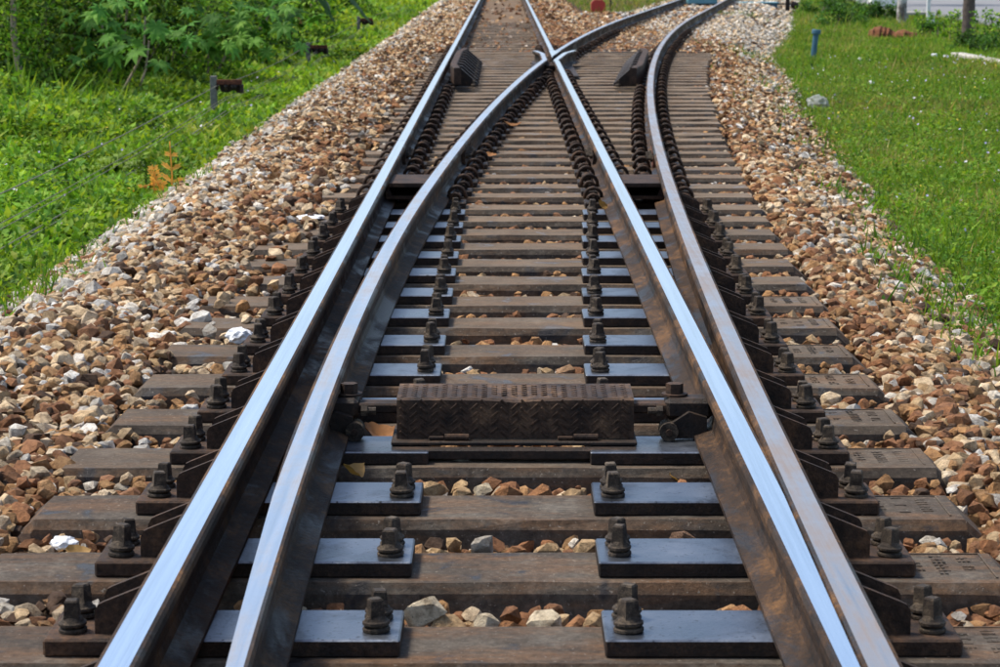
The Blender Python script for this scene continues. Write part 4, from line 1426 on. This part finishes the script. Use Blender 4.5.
for k, (pp, w) in enumerate((
   ([(.05, 0, 1.2), (.5, -.3, 1.35), (1.0, -.5, 1.05), (1.25, -.6, .45)], .20),
   ([(.05, 0, 1.2), (-.1, -.5, 1.3), (-.15, -1.0, .95), (-.1, -1.25, .30)], .22),
   ([(.05, 0, 1.2), (.7, .3, 1.3), (1.4, .4, .95), (1.8, .4, .40)], .20),
   ([(.05, 0, 1.2), (.25, -.4, 1.25), (.45, -.8, .8), (.5, -.95, .15)], .22),
   ([(.05, 0, 1.2), (-.5, -.1, 1.5), (-1.0, -.2, 1.3), (-1.4, -.2, .8)], .20),
   ([(.05, 0, 1.2), (.3, .5, 1.7), (.5, 1.0, 1.7), (.6, 1.4, 1.4)], .20))):
    link('leaf_blade', banana_leaf(M_BAND, pp, w, 1.0, k), root)
dl = link('dead_leaf_blade', banana_leaf(M_DEAD, [(.1, -.1, 1.1), (.45, -.5, .95), (.66, -.6, .62), (.74, -.62, .36)], .05, 1.0, 9, .8), root)
dl['label'] = 'dry brown hanging banana leaf'
tag(root, 'banana plant with large arching leaves near the top left', 'plant')
# single yellow castor leaf hanging in the shade
p = P(228, 47, -.02)
d_ = P(228, 84, ZG)
root = empty('hanging_leaf', (d_.x-.05, d_.y+.2, .02))
np_mesh('leaf_blade', [batch_mesh('', T_PALM[0], T_PALM[1], rot_zyx(np.array([3.3]), np.array([-1.2]), np.array([.2])), np.array([.16]), np.array([(0, 0, 0.)]), np.array([(.42, .30, .05)]), None)], M_LEAF, root)
mb = MB(); mb.tube([(0, .01, 0), (.01, .06, .10), (.02, .15, .22)], .004, 5); mb.build('leaf_stalk', M_STEM, root)
tag(root, 'single yellow star-shaped leaf hanging in the shade', 'leaf')
# orange dead fern
p = P(178, 196, -.24)
root = empty('dead_fern', (p.x-.05, p.y+.05, -.28))
M_FERN = m_leaf('orange_fern', (.90, .50, .11), .4, .6)
def fern(path, L, nl):
    path = [Vector(q) for q in path]
    mb = MB(); mb.tube(path, [.006, .005, .003][:len(path)], 5)
    for k in range(nl):
        t = (k+1)/(nl+1)*(len(path)-1); i = min(int(t), len(path)-2); q = path[i].lerp(path[i+1], t-i)
        for s_ in (-1, 1):
            d = Vector((s_*1.0, random.uniform(-.3, .3), random.uniform(.25, .9))).normalized()
            l = L*(1-.6*k/nl)*random.uniform(.7, 1.1)
            e = q + d*l
            w = Vector((-s_*.5, .25, 1)).normalized()*.015
            mb.add([q-w*.4, q+d*l*.5+w, e+Vector((0, 0, -.02)), q+d*l*.5-w], [(0, 3, 2, 1)])
            mb.add([q+w*.4, q+d*l*.5-w*.6+Vector((0, .01, 0)), e, q+d*l*.5+w*.6+Vector((0, .01, 0))], [(0, 1, 2, 3)])
    return mb
fern([(0, 0, 0), (.01, 0, .15), (0, 0, .36)], .12, 4).build('frond', M_FERN, root)
fern([(0, 0, .01), (.10, -.02, .10), (.23, -.04, .11)], .065, 3).build('frond', M_FERN, root)
fern([(0, 0, .01), (-.08, -.02, .12), (-.24, -.04, .06)], .065, 3).build('frond', M_FERN, root)
fern([(-.02, .02, 0), (-.09, .03, .14), (-.11, .03, .22)], .08, 5).build('frond', M_FERN, root)
fern([(-.04, 0, .01), (-.09, -.03, .07), (-.10, -.04, .14)], .05, 3).build('frond', M_FERN, root)
tag(root, 'dead orange fern at the edge of the left ballast', 'fern')

# ------------------------------------------------------------------ signal wires and their posts
M_POST = m_simple('weathered_post', (.10, .10, .09), (.20, .19, .17), 30, .85)
M_WIRE = m_simple('wire', (.15, .14, .11), (.25, .23, .18), 50, .8, spec=.15)
WIRES = [(-2.50, .00), (-2.42, -.10), (-2.405, -.115), (-2.36, -.18), (-2.335, -.188)]
YP = [5.0, 21.2, 31.5, 42.5, 60.0]
for k, (wx, wz) in enumerate(WIRES):
    mb = MB(); q = []
    for a, b in zip(YP[:-1], YP[1:]):
        for t in np.linspace(0, 1, 7)[:-1]:
            q.append((wx + .004*math.sin(a+k), a+(b-a)*t, wz - .05*4*t*(1-t)*(1+.3*k/4) + .035))
    q.append((wx, YP[-1], wz+.035))
    mb.tube(q, .0036 if k in (0, 3) else .0024, 5)
    o = mb.build('signal_wire', M_WIRE)
    tag(o, ['topmost grey signal wire running along the left weeds', 'second signal wire from the top above the left weeds', 'third signal wire from the top above the left weeds',
            'fourth signal wire from the top, one of the lowest pair', 'lowest signal wire running along the left weeds'][k], 'wire', 'signal wires beside the track')
def wire_post(y, label, post=True, h=.50, zb=-.38):
    root = empty('wire_post', (-2.53, y, zb))
    mb = MB(); mb.bbox(-.028, .028, -.028, .028, 0, h if post else h*.9, .004); mb.build('post', M_POST, root)
    mb = MB(); mb.bbox(.03, .255, -.03, -.018, h-.075, h-.030, .003); mb.build('arm', M_REDRUST, root)
    for (wx, wz) in WIRES[:1] + WIRES[1:4:2] + WIRES[4:]:
        x = wx + 2.53; z = wz+.035 - zb
        mb = MB()
        mb.tube([(x-.010, 0, h-.095), (x+.010, 0, h-.095)], .034, 14)
        mb.tube([(x-.016, 0, h-.095), (x+.016, 0, h-.095)], .010, 8)
        mb.build('pulley', M_IRON, root)
    mb = MB(); mb.prism([(.04, h-.075), (.25, h-.075), (.26, h-.155), (.20, h-.15), (.18, h-.12), (.12, h-.15), (.06, h-.14)], 1, .038, .046); mb.build('guard', M_IRON, root)
    mb = MB(); mb.bbox(.235, .262, -.03, .036, h-.15, h-.0755, .003); mb.build('bracket', M_IRON, root)
    tag(root, label, 'wire post', 'signal wire posts')
wire_post(21.2, 'nearest wire post with a rusty arm and black pulleys')
wire_post(31.5, 'middle wire post, its rusty pulley frame sunk in the weeds', h=.42)
wire_post(42.5, 'farthest wire post with pulleys, beside the top of the left bank', h=.48)
p = P(192, 168, -.33)
mb = MB(); mb.bbox(-.012, .012, -.012, .012, -.02, .14, .003)
o = mb.build('iron_peg', M_IRON, None, (p.x, p.y, -.33)); tag(o, 'short dark iron peg in the weeds behind the orange fern', 'peg')
# broad-leaved yellowish plant between the wires
p = P(118, 186, -.32)
root = empty('broad_leaved_plant', (p.x, p.y, -.33))
for k in range(13):
    a = random.uniform(0, 6.28); el = random.uniform(.2, 1.0); L = random.uniform(.16, .26)
    q = [(0, 0, .08), (.4*L*math.cos(a), .4*L*math.sin(a), .10+.5*L*el), (L*math.cos(a), L*math.sin(a), .12+.35*L*el)]
    link('leaf_blade', banana_leaf(M_BAN, q, .032, 0, k, .3), root)
mb = MB(); mb.tube([(0, 0, -.02), (.01, 0, .12)], .008, 6); mb.build('stem', M_STEM, root)
tag(root, 'broad-leaved yellow-green plant behind the lower wires', 'plant')

# ------------------------------------------------------------------ right side objects
M_BLUE = m_simple('teal_paint', (.030, .105, .155), (.050, .145, .200), 8, .55, bs=.1)
M_TEAL = m_simple('pale_teal_paint', (.10, .27, .33), (.15, .34, .40), 8, .5, bs=.1)
M_RED = m_simple('red_paint', (.42, .035, .020), (.52, .05, .03), 8, .6, bs=.1)
M_WHITE = m_simple('white_paint', (.62, .62, .60), (.80, .80, .78), 6, .7, bs=.1)
M_CONC2 = m_simple('pale_concrete', (.36, .33, .28), (.52, .49, .43), 8, .9)
p = P(813, 60, -.30)
root = empty('pipe_post', (p.x, p.y, -.30))
root.rotation_euler = (0, R(5.5), 0)
mb = MB(); mb.tube([(0, 0, -.05), (0, 0, .40)], .040, 14); mb.build('pipe', M_BLUE, root)
mb = MB(); mb.lathe([(.060, .365), (.064, .372), (.064, .415), (.058, .430)], 14); mb.build('cap', M_BLUE, root)
tag(root, 'leaning blue pipe post standing in the right grass', 'post')
# plastic bag
def bag(px_, py_, s, lab, seed, cat='litter'):
    p = P(px_, py_, -.24)
    o = link('plastic_scrap', crumple('plastic_scrap', s, M_PLASTIC if s > .05 else M_PAPER, seed, .75), None, (p.x, p.y, -.27+s*.55)); tag(o, lab, cat, 'litter in the right grass')
M_PLASTIC = m_leaf('pale_plastic', (.42, .45, .42), .5, .35)
bag(818, 106, .10, 'crumpled pale plastic bag at the grass edge right of the track', 21)
bag(871, 82, .035, 'small white scrap in the grass right of the plastic bag', 22)
bag(860, 59, .035, 'white scrap in the grass right of the blue pipe', 23)
bag(856, 61, .022, 'tiny white scrap beside a larger one near the blue pipe', 24)
bag(934, 56, .05, 'pale lump in the grass left of the concrete kerb', 25)
bag(946, 57, .045, 'white lump at the left end of the concrete kerb', 26)
# boxes and marker
p = P(598, 18, -.14)
root = empty('marker_box', (p.x, p.y, -.16))
mb = MB(); mb.prism([(-.15, 0), (.15, 0), (.15, .33), (.085, .40), (-.085, .40), (-.15, .33)], 1, -.11, .11); mb.build('body', M_RED, root)
mb = MB(); mb.bbox(-.02, .22, -.30, -.14, -.02, .02, .01); mb.build('foot_slab', M_TEAL, root)
tag(root, 'red marker box with a sloped top between the two tracks', 'marker')
p = P(610.5, 16, -.16)
mb = MB(); mb.tube([(0, 0, -.05), (0, 0, 1.6)], .020, 8)
o = mb.build('thin_post', M_IRON, None, (p.x, p.y, -.18)); tag(o, 'thin dark post right of the red marker box', 'post')
p = P(758, 13.5, -.25)
root = empty('equipment_box', (p.x, p.y, -.27))
mb = MB(); mb.bbox(-.44, -.002, -.3, .3, 0, .27, .015); mb.build('body', M_BLUE, root)
mb = MB(); mb.bbox(.002, .44, -.3, .3, 0, .27, .015); mb.build('body', M_BLUE, root)
mb = MB(); mb.bbox(-.47, .47, -.33, .33, .272, .30, .008); mb.build('lid', M_TEAL, root)
tag(root, 'low dark blue equipment box at the ballast edge right of the track', 'box')
mb = MB()
root = empty('lever_stand', (p.x+.72, p.y, -.27))
mb.bbox(-.05, .05, -.05, .05, 0, .55, .008); mb.build('post', M_IRON, root)
mb = MB(); mb.tube([(-.28, 0, .25), (.12, 0, .25)], .02, 6); mb.build('rod', M_IRON, root)
mb = MB(); mb.lathe([(.02, .12), (.07, .15), (.10, .21), (.09, .27), (.04, .31)], 12, (.17, 0, 0)); mb.build('weight', M_IRON, root)
tag(root, 'black lever stand with a round weight beside the blue box', 'lever')
yq = 56.5
root = empty('point_machine', (x_rstock(yq)-.62, yq, -.02))
mb = MB(); mb.bbox(-.34, .34, -.3, .3, .06, .42, .015); mb.build('body', M_TEAL, root)
mb = MB(); mb.bbox(-.36, .36, -.32, .32, .421, .45, .01); mb.build('lid', M_TEAL, root)
mb = MB(); mb.bbox(-.42, .42, -.25, .25, .0, .058, .01); mb.build('base', M_IRON, root)
tag(root, 'pale teal box on the curving track under the top edge', 'box')
# rusty bark pieces
M_HUSK = m_rust('rotting_husk', (.06, .025, .012), (.17, .065, .028), (.26, .12, .06), 6, .9)
def husk(px_, py_, w, h, seed, lab):
    p = P(px_, py_, -.30)
    mb = MB(); r = random.Random(seed); n, m_ = 12, 8; vs_, fs_ = [], []
    for a in range(n+1):
        t = a/n; rad = h*(.55+.45*math.sin(math.pi*t))*r.uniform(.85, 1.1)
        for b in range(m_+1):
            an = math.pi*b/m_
            vs_.append(((t-.5)*w, math.cos(an)*rad*1.2*r.uniform(.9, 1.1), math.sin(an)*rad*r.uniform(.9, 1.08)))
    for a in range(n):
        for b in range(m_): fs_.append((a*(m_+1)+b, a*(m_+1)+b+1, (a+1)*(m_+1)+b+1, (a+1)*(m_+1)+b))
    fs_.append(tuple(range(m_+1))); fs_.append(tuple(range(n*(m_+1), (n+1)*(m_+1))))
    mb.add(vs_, fs_)
    o = mb.build('palm_husk', M_HUSK, None, (p.x, p.y, -.25)); o.rotation_euler = (0, .1, -.25)
    tag(o, lab, 'husk', 'rotting palm husks')
husk(882, 40, .46, .20, 1, 'left of two red-brown rotting palm husks before the shrubs')
husk(905, 42, .42, .17, 2, 'right of two red-brown rotting palm husks before the shrubs')
# kerb
p0, p1 = P(957, 57, -.26), P(1030, 71, -.26)
mb = MB(); L = (p1-p0).length
mb.bbox(0, L, -.09, .09, -.06, .03, .01)
o = mb.build('concrete_kerb', M_CONC2, None, (p0.x, p0.y, -.225)); o.rotation_euler = (0, 0, math.atan2(p1.y-p0.y, p1.x-p0.x))
tag(o, 'pale concrete kerb lying at the grass edge on the right', 'kerb')
# trunks
def palm(px_, py_, r0, lab, white=False, h=5.5, lean=0.0):
    p = P(px_, py_, -.28)
    root = empty('palm_tree', (p.x, p.y, -.30))
    mb = MB(); q, rr = [], []
    n = 40
    for k in range(n+1):
        t = k/n; q.append((lean*t, 0, -.1+h*t)); rr.append(r0*(1.12-.3*t)*(1.0 if k % 2 else .93))
    mb.tube(q, rr, 14); mb.build('trunk', M_WTRUNK if white else M_PTRUNK, root, smooth=True)
    pos = []
    ch_ = []
    for k in range(14):
        a = 6.28*k/14+random.uniform(-.2, .2); L = random.uniform(1.6, 2.3); el = random.uniform(-.1, .9)
        for j in range(46):
            t = (j+1)/46
            pos.append((lean+L*t*math.cos(a), L*t*math.sin(a), h-.1+L*(el*t-1.0*t*t)))
    pos = np.array(pos)
    np_mesh('crown', [leaves(T_LAN, pos, .5*rng.uniform(.7, 1.2, len(pos)), pick(DARKG, len(pos)), (-.4, .5), .5)], M_LEAF, root)
    tag(root, lab, 'palm tree', 'palms along the road')
M_PTRUNK = m_simple('palm_trunk', (.075, .055, .045), (.17, .125, .10), 14, .95, bs=.8, bd=.02)
M_WTRUNK = m_simple('lime_washed_trunk', (.12, .10, .085), (.50, .48, .45), 7, .95, bs=.6, bd=.02, lo=.42, hi=.58)
palm(967, 45, .095, 'thick brown palm trunk right of the white post', h=5.5, lean=.1)
palm(901, 26, .095, 'palm trunk with flaking whitewash between husks and road', True, h=5.5, lean=.12)
palm(849, 6, .11, 'distant brown palm trunk left of the other palms', h=6)
# white posts, bench, white parked thing
def white_post(px_, py_, h, lab):
    p = P(px_, py_, -.26)
    root = empty('white_post', (p.x, p.y, -.28))
    mb = MB(); mb.bbox(-.035, .035, -.035, .035, 0, h, .005); mb.build('post', M_WHITE, root)
    mb = MB(); mb.bbox(.05, .12, -.035, .035, 0, .30, .005); mb.build('stub', M_WHITE, root)
    tag(root, lab, 'post', 'white posts by the road')
white_post(928, 28, 1.6, 'white post beside the concrete bench by the road')
white_post(858, 7, 1.5, 'distant white post right of the farthest palm trunk')
p = P(921, 22, -.24)
root = empty('concrete_bench', (p.x, p.y+.6, -.25)); root.rotation_euler = (0, 0, .35)
mb = MB(); mb.bbox(-.40, .34, -.16, .16, .15, .21, .01); mb.build('seat', M_CONC2, root)
for sx in (-.30, .24):
    mb = MB(); mb.bbox(sx-.04, sx+.04, -.13, .13, 0, .149, .008); mb.build('leg', M_CONC2, root)
tag(root, 'low pale concrete bench at the edge of the road', 'bench')
p = P(885, 6, -.22)
root = empty('painted_block', (p.x, p.y, -.235))
mb = MB(); mb.bbox(-.42, .42, -.35, .35, 0, .45, .02); mb.build('body', M_WHITE, root)
mb = MB(); mb.bbox(-.46, .46, -.39, .39, -.03, -.001, .01); mb.build('foot', M_CONC2, root)
tag(root, 'white painted block standing on the road, cut by the top edge', 'block')
# shrubs and saplings along the road
for k, (px_, py_, rad, h, n, sz, lab) in enumerate((
  (838, 30, .55, .42, 1500, .075, 'low green shrub right of the blue pipe'),
  (822, 18, .60, .45, 1300, .085, 'low green shrub behind the blue pipe'),
  (862, 24, .50, .38, 1300, .08, 'low green shrub behind the palm husks'),
  (880, 24, .40, .42, 1000, .08, 'green shrub at the foot of the whitewashed palm'),
  (850, 14, .50, .42, 900, .09, 'farther green shrub left of the road'),
  (972, 52, .40, .25, 1100, .06, 'leafy shrub at the foot of the thick brown palm'),
  (992, 56, .35, .28, 900, .055, 'leafy shrub at the right edge above the kerb'),
  (925, 38, .34, .28, 900, .06, 'leafy shrub below the white post'))):
    p = P(px_, py_, -.30)
    shrub('low_shrub', (p.x, p.y, -.30), rad, h, n, sz, np.array([(.05, .13, .022), (.035, .095, .018), (.075, .17, .028)]), lab, group='low shrubs along the road edge', tilt=(.3, .5))
SAP = [(917, 36, .34), (922, 40, .30), (931, 37, .32), (938, 42, .36), (944, 44, .32), (950, 43, .36), (957, 45, .40), (974, 50, .42), (985, 51, .44), (990, 52, .46), (997, 54, .42)]
for k, (px_, py_, h) in enumerate(SAP):
    p = P(px_, py_, -.30)
    h *= 1.35
    root = empty('sapling', (p.x, p.y, -.30))
    mb = MB(); mb.tube([(0, 0, -.03), (random.uniform(-.02, .02), 0, h*.6), (random.uniform(-.03, .03), 0, h)], [.010, .008, .004], 5); mb.build('trunk', M_BARK, root)
    n = 110
    z = h*(.25+.8*rng.random(n))
    np_mesh('crown', [leaves(T_OV, np.stack([rng.normal(0, .035, n), rng.normal(0, .035, n), z], 1), .065*rng.uniform(.6, 1.3, n), pick(DARKG, n)*1.6, (.5, .5))], M_LEAF, root)
    tag(root, f'thin leafy sapling of the roadside row, {ordinal(k+1)} from the left', 'sapling', 'saplings in the roadside row')
